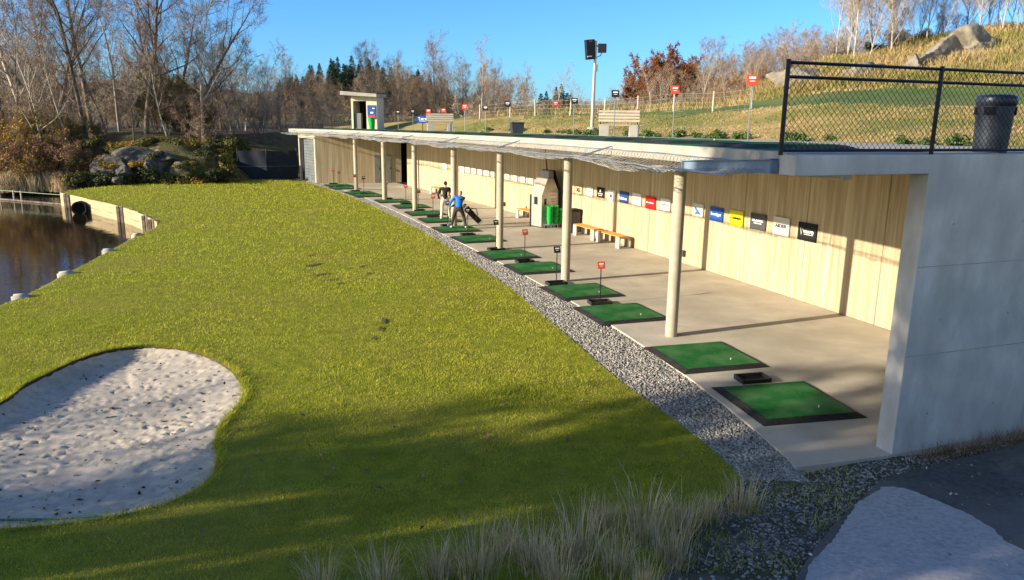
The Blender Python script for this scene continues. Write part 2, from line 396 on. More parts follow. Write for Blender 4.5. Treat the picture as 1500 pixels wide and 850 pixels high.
# ------------------------------------------------------------------ ground
WATER_Z = -.75
def P2(u, v, z=-.03): p = un(u, v, z); return (p.x, p.y)
def g2(u, v): p = ong(u, v); return (p.x, p.y)
bank = [P2(90, 284), P2(130, 293), P2(165, 301), P2(205, 313), P2(233, 328)]
shore = [P2(226, 336), P2(207, 343), P2(165, 366), P2(132, 384), P2(100, 400), P2(65, 420), P2(36, 434), P2(0, 448)]
far_edge = [P2(435, 263.5), P2(390, 263.5), P2(345, 265), P2(290, 266.5), P2(230, 268.5), P2(175, 272), P2(130, 276), P2(100, 280)]
gravel_pix = [(1072, 682), (1000, 622), (900, 550), (830, 490), (760, 430), (700, 390), (640, 350), (590, 323), (540, 298), (490, 279), (450, 266.5)]
gr = [g2(*p) for p in gravel_pix]
gr_s = smooth_loop(gr, .5, closed=False)
lawn_near = [g2(1085, 700), g2(1060, 730), g2(1020, 770), g2(985, 812), g2(960, 860)]
near_ext = [(1.2, 5.2), (0.4, 3.5), (-14, 3.5), (-24, 8), (-16.5, 15.5)]
lawn_poly = gr_s + far_edge + smooth_loop(bank, .6, False) + smooth_loop(shore, .6, False) + near_ext[::-1] + lawn_near[::-1]
bun_pix = [(0, 588), (40, 560), (75, 543), (105, 529), (150, 514), (200, 506.5), (240, 507), (280, 513), (315, 526), (341, 544), (355, 568), (350, 588), (333, 606), (319, 628), (314, 648), (317, 670),
           (311, 692), (293, 711), (268, 725), (236, 737), (196, 748), (150, 757), (100, 764), (50, 769), (0, 772), (-70, 775), (-140, 745), (-170, 700), (-150, 645), (-70, 612)]
bunker = smooth_loop([g2(*p) for p in bun_pix], .12)
def lawn_h(x, y):
    return G(x, y) + .015 * noise.noise((x * .35, y * .35, 0)) - .02
lawn = sheet('lawn', lawn_poly, lambda y: .45 if y < 20 else (.8 if y < 35 else 1.3), lawn_h, [M['lawn'], M['soil']], hole=bunker, hole_skirt=.55, skirt=.05)
# the bunker's sand, with a cut lip on its far left side, footprints and rake marks
bn = np.array(bunker); ctr = bn.mean(0)
nb = len(bunker)
lipw = []
for i, p in enumerate(bunker):
    a = np.array(bunker[(i + 1) % nb]) - np.array(bunker[i - 1]); nrm = np.array([a[1], -a[0]]); nrm /= np.linalg.norm(nrm)
    if np.dot(nrm, np.array(p) - ctr) < 0: nrm = -nrm
    lipw.append(max(0.0, min(1.0, (nrm @ np.array([-.80, .60]) - .25) / .5)))
lipw = np.array(lipw); kk = np.ones(9) / 9
lipw = np.convolve(np.concatenate([lipw[-4:], lipw, lipw[:4]]), kk, 'valid')
prints = []
for _ in range(900):
    i = random.randrange(nb); t = random.random() ** .5
    prints.append((ctr[0] + (bunker[i][0] - ctr[0]) * t + .2 * random.random(), ctr[1] + (bunker[i][1] - ctr[1]) * t, random.uniform(.035, .095), random.uniform(.010, .030), random.uniform(0, PI)))
pr = np.array(prints)
def expand(loop, d):
    out = []; n = len(loop)
    for i, p in enumerate(loop):
        a = np.array(loop[(i + 1) % n]) - np.array(loop[i - 1]); nr = np.array([a[1], -a[0]]); nr /= np.linalg.norm(nr)
        if nr @ (np.array(p) - ctr) < 0: nr = -nr
        out.append((p[0] + nr[0] * d, p[1] + nr[1] * d))
    return out
def sand_vec(P):
    d, idx = poly_dist(P, bunker); lw = lipw[idx]; d = np.where(in_poly(P, bunker), d, 0)
    soft = .20 * (1 - np.exp(-d / 1.1)); hard = .21 * (1 - np.exp(-d / .12)) + .04 * np.minimum(1, d)
    blend = np.minimum(1, d / 1.8); lw2 = lw * (1 - blend) + .45 * blend
    Z = -.055 - (lw2 * hard + (1 - lw2) * soft)
    for i, (x, y) in enumerate(P):
        Z[i] += G(x, y) + .010 * noise.noise((x * 2.3, y * 2.3, 4)) + .008 * noise.noise((x * 9, y * 9, 2)) + .010 * noise.noise((x * 3.5 + 2.0 * y, (y - .2 * x) * 15, 7))
    for px, py, r, h, a in pr:
        dx, dy = P[:, 0] - px, P[:, 1] - py; c, s_ = math.cos(a), math.sin(a)
        q = ((dx * c + dy * s_) / r) ** 2 + ((-dx * s_ + dy * c) / (r * .5)) ** 2
        Z += -h * np.exp(-q) + .5 * h * np.exp(-(np.sqrt(q) - 1.5) ** 2 * 5)
    return Z
sheet('bunker_sand', expand(bunker, .03), lambda y: .05, None, [M['sand'], M['sand']], vec=sand_vec)

# pond, base sheet, gravel strip, verge
pond_poly = [P2(-60, 470, WATER_Z)] + [(p[0] + .8, p[1] - .3) for p in shore[::-1]] + [(bank[-1][0] + 1.0, bank[-1][1] + .2)] + [(p[0] + .6, p[1] + .8) for p in bank[::-1]] + [(-34, 55), (-48, 60), (-85, 60), (-85, 10), (-26, 8)]
sheet('pond_water', pond_poly, 6.0, lambda x, y: WATER_Z, M['water'], jitter=0)
bm = MB().add([(-900, -600, -2.2), (900, -600, -2.2), (900, 1500, -2.2), (-900, 1500, -2.2)], [(0, 1, 2, 3)])
bm.build('base_ground', M['forestfloor'], kind='structure')
mb = MB(); ys = list(np.arange(9.0, 60, .8)); L1 = [(XF(y) + .1, y, -.055) for y in ys]; L0 = []
gx = np.array(gr_s)
for y in ys: L0.append((float(np.interp(y, gx[:, 1], gx[:, 0])) - .12, y, -.055))
n = len(ys); mb.add(L0 + L1, [(i, n + i, n + i + 1, i + 1) for i in range(n - 1)])
mb.build('gravel_strip', M['gravel'], kind='structure', smooth=True)
def verge_h(x, y): return G(x, y) - .045 - .03 * min(1, max(0, (2.2 - x) * .8)) + .025 * noise.noise((x * 1.5, y * 1.5, 3))
verge_poly = [(-24, -3), (16, -3), (19, 14.6), (6.0, 10.1), (5.2, 9.94), (3.95, 9.42), (3.05, 9.40), (2.9, 10.3), (1.2, 8.4), (.2, 7.0), (-24, 6.4)]
sheet('verge', verge_poly, .5, verge_h, [M['verge'], M['verge']])
asph = [ong(u, v) for u, v in ((1322, 694), (1290, 706), (1250, 742), (1225, 766), (1195, 803), (1165, 850), (1140, 900))]
ap = [(p.x, p.y) for p in asph]
asph_poly = smooth_loop(ap, .3, False) + [(2.2, 4.8), (1.6, 2.0), (1.6, -3.0), (18, -3.0), (20, 14.7), (9.0, 10.95), (7.6, 10.42), (6.6, 9.95), (6.0, 9.7)]
sheet('asphalt_path', asph_poly, .5, lambda x, y: G(x, y) + .012, [M['asphalt'], M['asphalt']], skirt=.08)
pale = [ong(u, v) for u, v in ((1286, 714), (1252, 745), (1230, 772), (1200, 810), (1172, 850), (1150, 895))]
pale2 = [ong(u, v) for u, v in ((1640, 880), (1500, 805), (1440, 768), (1390, 742), (1340, 720), (1310, 713))]
pp = [(p.x + .02, p.y) for p in pale]
pq = [(p.x, p.y) for p in pale2]
def ragged(L, a, seed): return [(x + a * noise.noise((x * 1.3, y * 1.3, seed)) + a * .3 * noise.noise((x * 11, y * 11, seed)), y + a * noise.noise((x * 1.3, y * 1.3, seed + 5)) + a * .3 * noise.noise((x * 11, y * 11, seed + 3))) for x, y in L]
pale_poly = ragged(smooth_loop(pp, .07, False), .09, 1) + [(2.3, 4.8), (1.75, 2.0), (1.75, -2.9), (9, -2.9)] + ragged(smooth_loop(pq, .07, False), .12, 2)
sheet('pale_path', pale_poly, .4, lambda x, y: G(x, y) + .018 + .002 * noise.noise((x * 3, y * 3, 0)), [M['asphalt_pale'], M['asphalt_pale']], skirt=.03)  # paler grey sheet laid over the dark asphalt

# concrete floor of the tees
ys = list(np.arange(9.9, 58.4, 1.0)) + [58.4]
def floor_edge(y): return XF(y)
corner = (3.92, 9.53)
fl = [corner] + [(XF(y), y) for y in ys if y > 9.6]
wl = [(XW(y) + .05, y) for y in ys if y > 11.9]
floor_poly = fl + [(-13.6, 58.6), (-7.2, 56.5)] + wl[::-1] + [(10.2, 11.73), (5.32, 9.93)]
nf = len(floor_poly); tri = geometry.tessellate_polygon([[Vector((p[0], p[1], 0)) for p in floor_poly]])
mb = MB().add([(p[0], p[1], 0) for p in floor_poly] + [(p[0], p[1], -.35) for p in floor_poly], [tuple(t) for t in tri] + [(i, (i + 1) % nf, nf + (i + 1) % nf, nf + i) for i in range(nf)])
mb.build('tee_floor', M['concrete_slab'], kind='structure')

# ------------------------------------------------------------------ woodland terrain beyond lawn and pond
edge_x = [-120, -60, -40, -28, -26, -23.5, -20.9, -16.5, -12, -6, 4, 30]
edge_y = [62, 60, 56, 51.0, 53.6, 55.4, 57.2, 59.5, 61, 62, 66, 70]
def wood_h(x, y):
    ye = float(np.interp(x, edge_x, edge_y)); d = y - ye
    s = max(0.0, min(1.0, d / 9.0)); s = s * s * (3 - 2 * s)
    base = -1.0 if x < -27 else -.12
    top = 3.3 if x > -40 else 2.6
    z = base + (top - base) * s + max(0, d - 9) * .012
    if x > -17: z += .5 * min(1, max(0, d / 4))
    if d < 0: z = base - 1.2 * min(1, -d / 1.5)
    return z + (.22 * noise.noise((x * .25, y * .25, 1)) + .1 * noise.noise((x * .9, y * .9, 5))) * min(1, max(0, d / 2))
xs = np.arange(-120, 32, 1.5); yy = np.arange(48, 130, 1.5)
V = [(x, y, wood_h(x, y)) for y in yy for x in xs]; nx = len(xs)
Fc = [(j * nx + i, j * nx + i + 1, (j + 1) * nx + i + 1, (j + 1) * nx + i) for j in range(len(yy) - 1) for i in range(nx - 1)]
Fc = [f for f in Fc if not (V[f[0]][0] > -17.5 and V[f[0]][1] < 58.5)]
MB().add(V, Fc).build('woodland_floor', M['forestfloor'], kind='structure', smooth=True)

# hillside behind the upper tees
HCOL = [(480, 60, (64, 3.95), (78, 4.1), (100, 4.6)), (560, 52, (57, 181), (72, 180), (95, 176)), (640, 46, (52, 177), (64, 176), (90, 172)), (700, 42, (49, 173), (60, 171), (84, 168)), (780, 36, (44, 170), (54, 169), (78, 165)),
        (900, 30, (40, 168.5), (48, 167.5), (70, 163)), (980, 26.5, (37, 165), (45, 163), (60, 158)), (1050, 24, (35, 162), (44, 160), (56, 153)),
        (1120, 21.5, (33, 159), (42, 150), (54, 124)), (1200, 19.5, (30, 152), (40, 138), (54, 90)), (1260, 18, (29, 151), (39, 137), (54, 84)), (1300, 17.4, (28, 151), (38, 137), (55, 72)),
        (1400, 15.8, (27, 151), (37, 135), (55, 48)), (1450, 15, (26.5, 150), (36, 134), (55, 40)), (1500, 14.3, (26, 150), (36, 132), (54, 42)), (1700, 13.0, (25, 146), (34, 126), (52, 30)), (2300, 13.0, (22, 140), (30, 120), (48, 10))]
def _hc():
    rows = []
    for u, d0, a, b, c in HCOL:
        def z(dv): return dv[1] if dv[1] < 10 else at(u, dv[1], dv[0]).z
        rows.append([u, d0, a[0], z(a), b[0], z(b), c[0], z(c)])
    return np.array(rows)
HR = _hc()
def hill_u(x, y): return 750 + 1100 * (x / (y * .9755))
def hill_prof(u):
    r = [float(np.interp(u, HR[:, 0], HR[:, k])) for k in range(1, 8)]
    d0, d1, z1, d2, z2, d3, z3 = r; z0 = zr(d0) - .05
    return [d0 - 1.2, d0, d0 + .9, d1, d2, d3, d3 + 6, d3 + 30, d3 + 140], [z0, z0, z0 + .03, z1, z2, z3, z3 + .25, z3 - .6, z3 - 3]
def hill_h(x, y):
    u = hill_u(x, y); D, Z = hill_prof(u)
    k = min(1, max(0, (y - D[1] - .5) / 5))
    z = 0
    for o, w in ((-1.2, .25), (0, .5), (1.2, .25)): z += w * float(np.interp(y + o * k, D, Z))
    return z + k * (.18 * noise.noise((x * .22, y * .22, 9)) + .07 * noise.noise((x * .8, y * .8, 3)))
us = np.arange(470, 2301, 14); V = []; rows = 64; ts = np.linspace(0, 1, rows) ** 1.7
for t in ts:
    for u in us:
        D, Z = hill_prof(u); y = D[0] + (D[-1] - D[0]) * t; x = (u - 750) / 1100 * .9755 * y
        V.append((x, y, hill_h(x, y)))
nx = len(us); Fc = []; fm = []
for j in range(rows - 1):
    for i in range(nx - 1):
        Fc.append((j * nx + i, j * nx + i + 1, (j + 1) * nx + i + 1, (j + 1) * nx + i))
        D, Z = hill_prof(us[i]); y = V[j * nx + i][1]
        fm.append(1 if (D[3] - 1.5 < y < D[4] + .6 and us[i] > 760) else 0)
me = bpy.data.meshes.new('hillside'); me.from_pydata(V, [], Fc)
me.polygons.foreach_set('material_index', fm)
link('hillside', me, [M['hill'], M['fairway']], smooth=True, kind='structure')
# far wooded ridge
ridge_h = lambda x, y: 3.0 + 9.0 * math.exp(-((x + 38) / 45) ** 2 - ((y - 190) / 50) ** 2) + 13.0 * math.exp(-((x + 118) / 50) ** 2 - ((y - 245) / 45) ** 2) + 5 * math.exp(-((x - 95) / 60) ** 2 - ((y - 200) / 60) ** 2)
xs = np.arange(-400, 420, 12); yy = np.arange(120, 420, 12); nx = len(xs)
V = [(x, y, ridge_h(x, y) - (3 if y < 130 else 0)) for y in yy for x in xs]
MB().add(V, [(j * nx + i, j * nx + i + 1, (j + 1) * nx + i + 1, (j + 1) * nx + i) for j in range(len(yy) - 1) for i in range(nx - 1)]).build('far_hills', M['forestfloor'], kind='structure', smooth=True)

# ------------------------------------------------------------------ the driving range building
B = thing('driving_range_building', 'long curved concrete driving range shelter with timber back wall and round columns', 'building', (0, 0, 0))
# roof slab
ys = [9.2] + list(np.arange(10, 58.5, 1.0)) + [58.9]
def roof_front(y): return XF(y) - .5 + (.35 if y < 9.6 else 0)
def beam_y(x): return WA.y + (x - WA.x) * WD.y / WD.x
outl = [(roof_front(y), y) for y in ys if y > beam_y(roof_front(y)) + .05]
p0x = 3.42
front = [(p0x, beam_y(p0x) + .32)] + [p for p in outl if p[1] > beam_y(p0x) + .5]
back = [(XW(y) + .5, y) for y in ys if y > 12.5]
endp = [(-15.2, 60.3), (-8.5, 57.6)]
poly = front + endp + back[::-1] + [(11.2, beam_y(11.2) + .32)]
nb_ = len(poly); mbr = MB()
vt = [(p[0], p[1], zr(p[1])) for p in poly]; vb = [(p[0], p[1], zr(p[1]) - .27) for p in poly]
tri = geometry.tessellate_polygon([[Vector((p[0], p[1], 0)) for p in poly]])
mbr.add(vt + vb, [tuple(t) for t in tri] + [tuple(nb_ + i for i in t[::-1]) for t in tri] + [(i, (i + 1) % nb_, nb_ + (i + 1) % nb_, nb_ + i) for i in range(nb_)])
mbr.build('roof_slab', M['fascia'], B)
# near end wall with the opening under its beam
zt, zb = 4.23, 3.98
prof = [(-2.2, zb), (-.02, zb), (-.02, -.30), (13, -.30), (13, zt), (-2.2, zt)]
MB().ext(prof, (WA.x, WA.y, 0), WD, (0, 0, 1), -WN, 0, .30).build('end_wall', M['concrete_wall'], B, bevel=.012)
mb = MB()
for z in (1.45, 2.72): mb.ext([(0, z), (13, z), (13, z + .012), (0, z + .012)], (WA.x, WA.y, 0), WD, (0, 0, 1), WN, .001, .004)
for sx in (2.55, 5.2, 7.9): mb.ext([(sx, -.3), (sx + .010, -.3), (sx + .010, 4.22), (sx, 4.22)], (WA.x, WA.y, 0), WD, (0, 0, 1), WN, .0015, .0035)
mb.build('form_joint', M['stain'], B)
mb = MB()
for sx in np.arange(.55, 11, 1.32):
    for z in (.55, 1.95, 3.3):
        c_ = Vector((WA.x, WA.y, 0)) + WD * sx + Vector((0, 0, z)); k = 12
        mb.ext([(.018 * math.cos(a), .018 * math.sin(a)) for a in np.linspace(0, 2 * PI, k, endpoint=False)], c_, WD, (0, 0, 1), WN, .001, .005)
mb.build('tie_holes', M['stain'], B, kind='stuff')
# back wall of vertical boards in panels, a dark strip behind every joint
yj = list(np.arange(12.2, 54.0, 2.45)); yj[-1] = 54.0
mw = MB(); mj = MB()
for a, b in zip(yj[:-1], yj[1:]):
    k = 3; pts = [(XW(a + .012 + (b - a - .024) * t / k), a + .012 + (b - a - .024) * t / k) for t in range(k + 1)]
    pl = pts + [(p[0] + .10, p[1]) for p in pts[::-1]]
    mw.prism(pl, .012, 3.985)
    zz = zr(a) - .272
mw2 = MB()
pts = [(XW(y) + .11, y) for y in np.arange(11.9, 54.2, 1.0)]
mw2.prism(pts + [(p[0] + .25, p[1]) for p in pts[::-1]], -.2, 3.93)
for i, v in enumerate(mw.v):
    if v[2] > 1: mw.v[i] = (v[0], v[1], zr(v[1]) - .272)
for i, v in enumerate(mw2.v):
    if v[2] > 1: mw2.v[i] = (v[0], v[1], zr(v[1]) - .275)
mw.build('timber_wall', M['timber'], B); mw2.build('backing_wall', M['timber_dark'], B)
# columns
COLS = [(3.53, 16.0), (1.57, 21.69), (-.47, 27.23), (-2.60, 33.1), (-5.03, 38.6), (-7.46, 43.7), (-10.41, 50.1)]
for x, y in COLS:
    MB().tube([(x, y, 0), (x, y, 3.6), (x, y, zr(y) - .271)], [.13, .13, .13], 24).build('column', M['column'], B, smooth='auto')
# far end: timber cross wall, doors, passage and the garage bay
e0, e1 = Vector((-14.25, 54.85, 0)), Vector((-8.35, 56.5, 0))
ed = (e1 - e0).normalized(); en = Vector((ed.y, -ed.x, 0))
L = (e1 - e0).length
hz = zr(55) - .275
MB().ext([(0, .01), (L, .01), (L, hz), (0, hz)], e0, ed, (0, 0, 1), -en, 0, .2).build('end_timber_wall', M['timber'], B)
for s0, w in ((4.15, .42), (4.95, .42)):
    d = MB().ext([(0, .02), (w, .02), (w, 2.05), (0, 2.05)], e0 + ed * s0, ed, (0, 0, 1), en, .004, .05).build('door', M['doorgrey'], B, bevel=.006)
    MB().ext([(w - .09, .98), (w - .04, .98), (w - .04, 1.12), (w - .09, 1.12)], e0 + ed * s0, ed, (0, 0, 1), en, .051, .10).build('handle', M['darkmetal'], d)
pe = e1 + ed * .02
mb = MB().ext([(0, .01), (1.2, .01), (1.2, hz), (0, hz)], e1 + Vector((.0, 1.6, 0)), (1, 0, 0), (0, 0, 1), (0, 1, 0), 0, .1)
mb.ext([(0, .01), (2.4, .01), (2.4, hz), (0, hz)], e1 + Vector((-.05, .22, 0)), (0, 1, 0), (0, 0, 1), (1, 0, 0), 0, .05)
mb.build('passage', M['voidshade'], B)  # black panels paint the darkness of the passage
g0, g1 = Vector((-16.45, 58.35, 0)), Vector((-14.35, 55.1, 0)); gd = (g1 - g0).normalized(); gn = Vector((gd.y, -gd.x, 0)); gL = (g1 - g0).length
hz2 = zr(57) - .275
mb = MB()
mb.ext([(0, 0), (.22, 0), (.22, hz2), (0, hz2)], g0, gd, (0, 0, 1), -gn, 0, .35)
mb.ext([(gL - .24, 0), (gL, 0), (gL, hz2), (gL - .24, hz2)], g0, gd, (0, 0, 1), -gn, 0, .35)
mb.ext([(.222, hz2 - .42), (gL - .242, hz2 - .42), (gL - .242, hz2), (.222, hz2)], g0, gd, (0, 0, 1), -gn, .02, .35)
mb.build('garage_frame', M['column'], B, bevel=.01)
mb = MB()
k = 14; hh = (hz2 - .44) / k
for i in range(k):
    mb.ext([(.23, .01 + i * hh), (gL - .25, .01 + i * hh), (gL - .25, .01 + (i + 1) * hh - .015), (.23, .01 + (i + 1) * hh - .015)], g0, gd, (0, 0, 1), -gn, .22, .27)
gdoor = mb.build('garage_door', M['garage'], B)
MB().ext([(.22, 0), (.62, 0), (.62, hz2 - .42), (.22, hz2 - .42)], g0, gd, (0, 0, 1), -gn, .16, .21).build('recess_shade', M['voidshade'], gdoor)  # black strip, shade of the door recess painted as colour
# rest of the block's outer shell
MB().prism([(g0.x + .3, g0.y + .2), (-14.6, 60.0), (-8.9, 57.4), (-8.9, 57.1), (-14.5, 59.5)], .01, hz2 - .02).build('rear_wall', M['concrete'], B)
# light strip under the ceiling near the end wall
a = un(1212, 259, 3.95); b = un(1322, 267, 3.95)
MB().bar((a.x, a.y + 2.5, 3.9), (b.x, b.y + 1.5, 3.9), .16, .09).build('ceiling_light', M['offwhite'], B, bevel=.01)
for y in (27.3, 38.5):
    MB().box(XW(y) - .12, y, 3.55, .2, .2, .22).build('wall_lamp', M['offwhite'], B, bevel=.02)

# catch net slung from the roof edge, with its cables, brackets and end beam
def edge_pt(y): return Vector((roof_front(y), y, zr(y)))
yn = np.arange(9.7, 58.6, .0525)
def net_pt(y, t):
    e = edge_pt(y); sl_ = slope(XF, y); nx_, ny_ = -1 / math.hypot(1, sl_), sl_ / math.hypot(1, sl_)
    w = .80 + .08 * math.sin(y * 1.1); sag = .19 + .14 * noise.noise((y * .45, t * 1.5, 2)) + .05 * noise.noise((y * 2.2, t * 4, 8))
    near = min(1, (y - 9.7) / 3)
    return Vector((e.x + nx_ * (w * t + .02) + .03 * noise.noise((y * 3, t * 5, 1)), e.y + ny_ * w * t, e.z - .15 - .15 * t - sag * near * 4 * t * (1 - t) + .03 * noise.noise((y * 4, t * 3, 4))))
mb = MB(); NT = 7; step = .14
def wire(mb, a, b, r=.0045):
    d = (b - a); 
    if d.length < 1e-6: return
    d.normalize(); x = d.cross(Vector((.3, .2, .93))).normalized() * r; y = d.cross(x).normalized() * r
    o = len(mb.v)
    for p in (a, b):
        mb.v += [tuple(p + x), tuple(p - x * .5 + y * .87), tuple(p - x * .5 - y * .87)]
    mb.f += [(o, o + 1, o + 4, o + 3), (o + 1, o + 2, o + 5, o + 4), (o + 2, o, o + 3, o + 5)]; mb.m += [0, 0, 0]
ny_cells = int((58.4 - 9.8) / step)
grid = {}
def gp(i, j):
    if (i, j) not in grid: grid[(i, j)] = net_pt(9.8 + i * step, j / NT)
    return grid[(i, j)]
for i in range(ny_cells):
    for j in range(NT):
        r = .0038 if i * step < 12 else .0044
        wire(mb, gp(i, j), gp(i + 1, j + 1), r); wire(mb, gp(i + 1, j), gp(i, j + 1), r)
net = mb.build('catch_net', M['netwire'], B, kind='stuff')
cab = MB(); cab.tube([net_pt(y, 1.0) for y in np.arange(9.8, 58.4, .5)], .012, 6); cab.build('edge_cable', M['steel'], B)
cab = MB(); cab.tube([net_pt(y, .0) for y in np.arange(9.8, 58.4, .5)], .010, 6); cab.build('inner_cable', M['steel'], B)
for x, y in COLS + [(-15.3, 57.6)]:
    e = net_pt(y, 0); f = net_pt(y, 1.0)
    MB().bar(e + Vector((.0, 0, .06)), f + Vector((0, 0, .0)), .022, .03).build('net_bracket', M['steel'], B)
ba, bb = at(1003, 243, 12.3), at(1134, 243.5, 9.55)
d = (bb - ba).normalized(); up = Vector((0, 0, 1)); nn = d.cross(up).normalized()
prof = [(-.05, -.09), (.05, -.09), (.05, -.075), (.008, -.075), (.008, .075), (.05, .075), (.05, .09), (-.05, .09), (-.05, .075), (-.008, .075), (-.008, -.075), (-.05, -.075)]
MB().ext(prof, ba, nn, d.cross(nn) * -1, d, 0, (bb - ba).length).build('net_beam', M['bluesteel'], B)
for q in (ba, bb):
    MB().ext([(-.055, -.092), (.055, -.092), (.055, .092), (-.055, .092)], q, nn, d.cross(nn) * -1, d, -.012, .0).build('end_plate', M['bluesteel'], B)

# ------------------------------------------------------------------ lettering
def text_mesh(s, size, width=None):
    cu = bpy.data.curves.new('t', 'FONT'); cu.body = s; cu.size = size; cu.align_x = 'CENTER'; cu.align_y = 'CENTER'; cu.extrude = .002; cu.offset = .004 * size / .1
    o = bpy.data.objects.new('t', cu); COL.objects.link(o)
    dg = bpy.context.evaluated_depsgraph_get(); me = bpy.data.meshes.new_from_object(o.evaluated_get(dg), depsgraph=dg)
    bpy.data.objects.remove(o); bpy.data.curves.remove(cu)
    me.materials.clear()
    xs = [v.co.x for v in me.vertices]
    if xs and width:
        k = width / max(1e-6, max(xs) - min(xs))
        for v in me.vertices: v.co.x *= k
    me.transform(Matrix.Rotation(PI / 2, 4, 'X'))
    return me
def lettering(s, size, width, parent, x, z, m, y=-.024):
    o = link('lettering', text_mesh(s, size, width), m, parent); o.location = (x, y, z); return o

# ------------------------------------------------------------------ sponsor boards on the back wall
def board(u, v, wpx, hpx, m, label, marks=(), group='advertising boards in a row on the timber wall'):
    p = on_wall(u, v); sl_ = slope(XW, p.y); t = Vector((-sl_, -1, 0)).normalized()
    rz = math.atan2(t.y, t.x); n = Vector((t.y, -t.x, 0)) * 1.0
    if n.x > 0: n = -n
    dist = p.y * math.cos(TH) - (p.z - HC) * math.sin(TH)
    px = dist / F
    q = on_wall(u + wpx / 2, v + wpx * .19); q2 = on_wall(u - wpx / 2, v - wpx * .19); w = (q - q2).length; h = hpx * px * .98 - w * 0
    h = min(h, w * 1.05)
    r = thing('advertising_board', label, 'sign', p + n * .035, rz, group)
    MB().box(0, 0, 0, w, .03, h).build('panel', m, r, bevel=.004)
    for f in marks: f(r, w, h)
    return r
def T(s, size, frac, z=0, m='white', x=0): return lambda r, w, h: lettering(s, size * h, frac * w, r, x * w, z * h, M[m])
def LN(z, frac, th, m='white', x=0): return lambda r, w, h: MB().box(x * w, -.018, z * h, frac * w, .004, th * h).build('rule', M[m], r)
def POLY(pts, m, nm='emblem'):
    return lambda r, w, h: MB().ext([(a * w, b * h) for a, b in pts], (0, -.016, 0), (1, 0, 0), (0, 0, 1), (0, -1, 0), 0, .006).build(nm, M[m], r)
M['brdblue'] = mat('board_blue', (.012, .07, .34), (.016, .085, .40), 4, .5)
M['brdnavy'] = mat('board_navy', (.02, .06, .24), (.025, .07, .28), 4, .5)
M['brdyellow'] = mat('board_yellow', (.62, .56, .01), (.70, .63, .015), 4, .5)
M['brdgrey'] = mat('board_charcoal', (.055, .06, .065), (.07, .075, .08), 4, .5)
M['brdlight'] = mat('board_light_grey', (.52, .53, .50), (.58, .59, .56), 4, .5)
M['brdred'] = mat('board_red', (.60, .012, .02), (.66, .016, .025), 4, .5)
M['brdwood'] = mat('board_tan', (.50, .40, .22), (.58, .47, .28), 4, .6)
M['markblue'] = mat('mark_blue', (.03, .16, .30)); M['markred'] = mat('mark_red', (.50, .04, .05)); M['markgrey'] = mat('mark_grey', (.25, .25, .25))
horn = [(-.36, .22), (-.31, .04), (-.29, -.12), (-.26, .02), (-.22, .2), (-.25, .1), (-.265, -.02), (-.285, -.22), (-.315, -.06), (-.33, .06)]
board(1184, 340, 26, 27, M['blackplate'], 'black board with white lettering and antler emblem, nearest the concrete end wall', [T('VISAFO', .22, .58, 0, 'white', .1), LN(-.14, .5, .03, 'white', .1), POLY(horn, 'white')])
board(1146, 332, 23, 27, M['brdlight'], 'pale grey board with thin dark lettering, second board from the concrete end wall', [T('AIDER', .24, .72, .02, 'brdgrey')])
board(1112, 325, 22, 24, M['brdgrey'], 'charcoal board with two lines of small white lettering', [T('CLASSIC', .17, .72, .06), LN(-.1, .5, .05)])
board(1080, 320, 19, 23, M['brdyellow'], 'bright yellow board with black lettering on the timber wall', [T('LOMMEN', .2, .8, 0, 'blackplate')])
board(1051, 314, 18, 21, M['brdblue'], 'royal blue board with white lettering, just left of the yellow board', [T('bavigo', .26, .8)])
board(1024, 308, 15, 20, M['brdlight'], 'pale board with a teal arrow shaped emblem, right of the nearest column', [POLY([(-.36, .25), (-.1, .12), (.36, -.3), (-.3, -.3), (-.1, -.1)], 'markblue')])
board(976, 300, 14, 18, M['offwhite'], 'white board with a thin red line, just left of the nearest column', [LN(0, .7, .08, 'markred')])
board(954, 297, 14, 19, M['brdred'], 'bright red board with small white lettering', [T('Eiendom', .14, .75)])
board(934, 292, 13, 18, M['offwhite'], 'white board with a grey headline between the blue and the red boards', [T('Berget', .2, .7, .05, 'markgrey'), LN(-.1, .5, .03, 'markgrey')])
board(915, 289, 12, 17, M['brdnavy'], 'navy blue board with large white lettering, left of the red board', [T('Union', .3, .85, -.12)])
board(897, 287, 11, 17, M['offwhite'], 'white board with a small dark red square, left of the navy board', [POLY([(-.2, -.15), (.1, -.15), (.1, .12), (-.2, .12)], 'markred')])
board(881, 282, 10, 15, M['blackplate'], 'black board with a small white figure over two lines of lettering', [POLY([(-.08, .02), (.08, .02), (.06, .3), (-.06, .3)], 'white'), LN(-.12, .7, .06), LN(-.3, .55, .05)])
board(865, 281, 9, 14, M['offwhite'], 'plain white board between the tan board and the black board', [LN(.02, .25, .2, 'markgrey')])
board(849, 278, 9, 13, M['brdwood'], 'tan board with black XL lettering, right of the second nearest column', [T('XL', .6, .7, -.05, 'blackplate'), LN(.42, .9, .05, 'blackplate')])
for u, v in ((652, 244), (678, 248.5), (686, 249.5), (695, 251), (704, 252.5), (714, 254), (724, 256), (744, 259), (755.5, 261), (767, 263), (779, 265)):
    board(u, v, 6.3, 9, M['offwhite'], 'small white board in the far row of white boards on the timber wall', [LN(.1, .5, .08, 'markgrey')], group='small white boards in the far row')
board(794, 262, 8, 14, M['brdred'], 'red and white board behind the ball machine', [T('BALLER', .2, .8, .2), LN(-.1, .7, .06), LN(-.25, .6, .05)], group='boards around the ball machine')
board(829, 287, 7, 30, M['brdlight'], 'narrow upright board half hidden behind the second nearest column', [POLY([(-.5, .2), (.5, .2), (.5, .5), (-.5, .5)], 'blackplate', 'header')], group='boards around the ball machine')
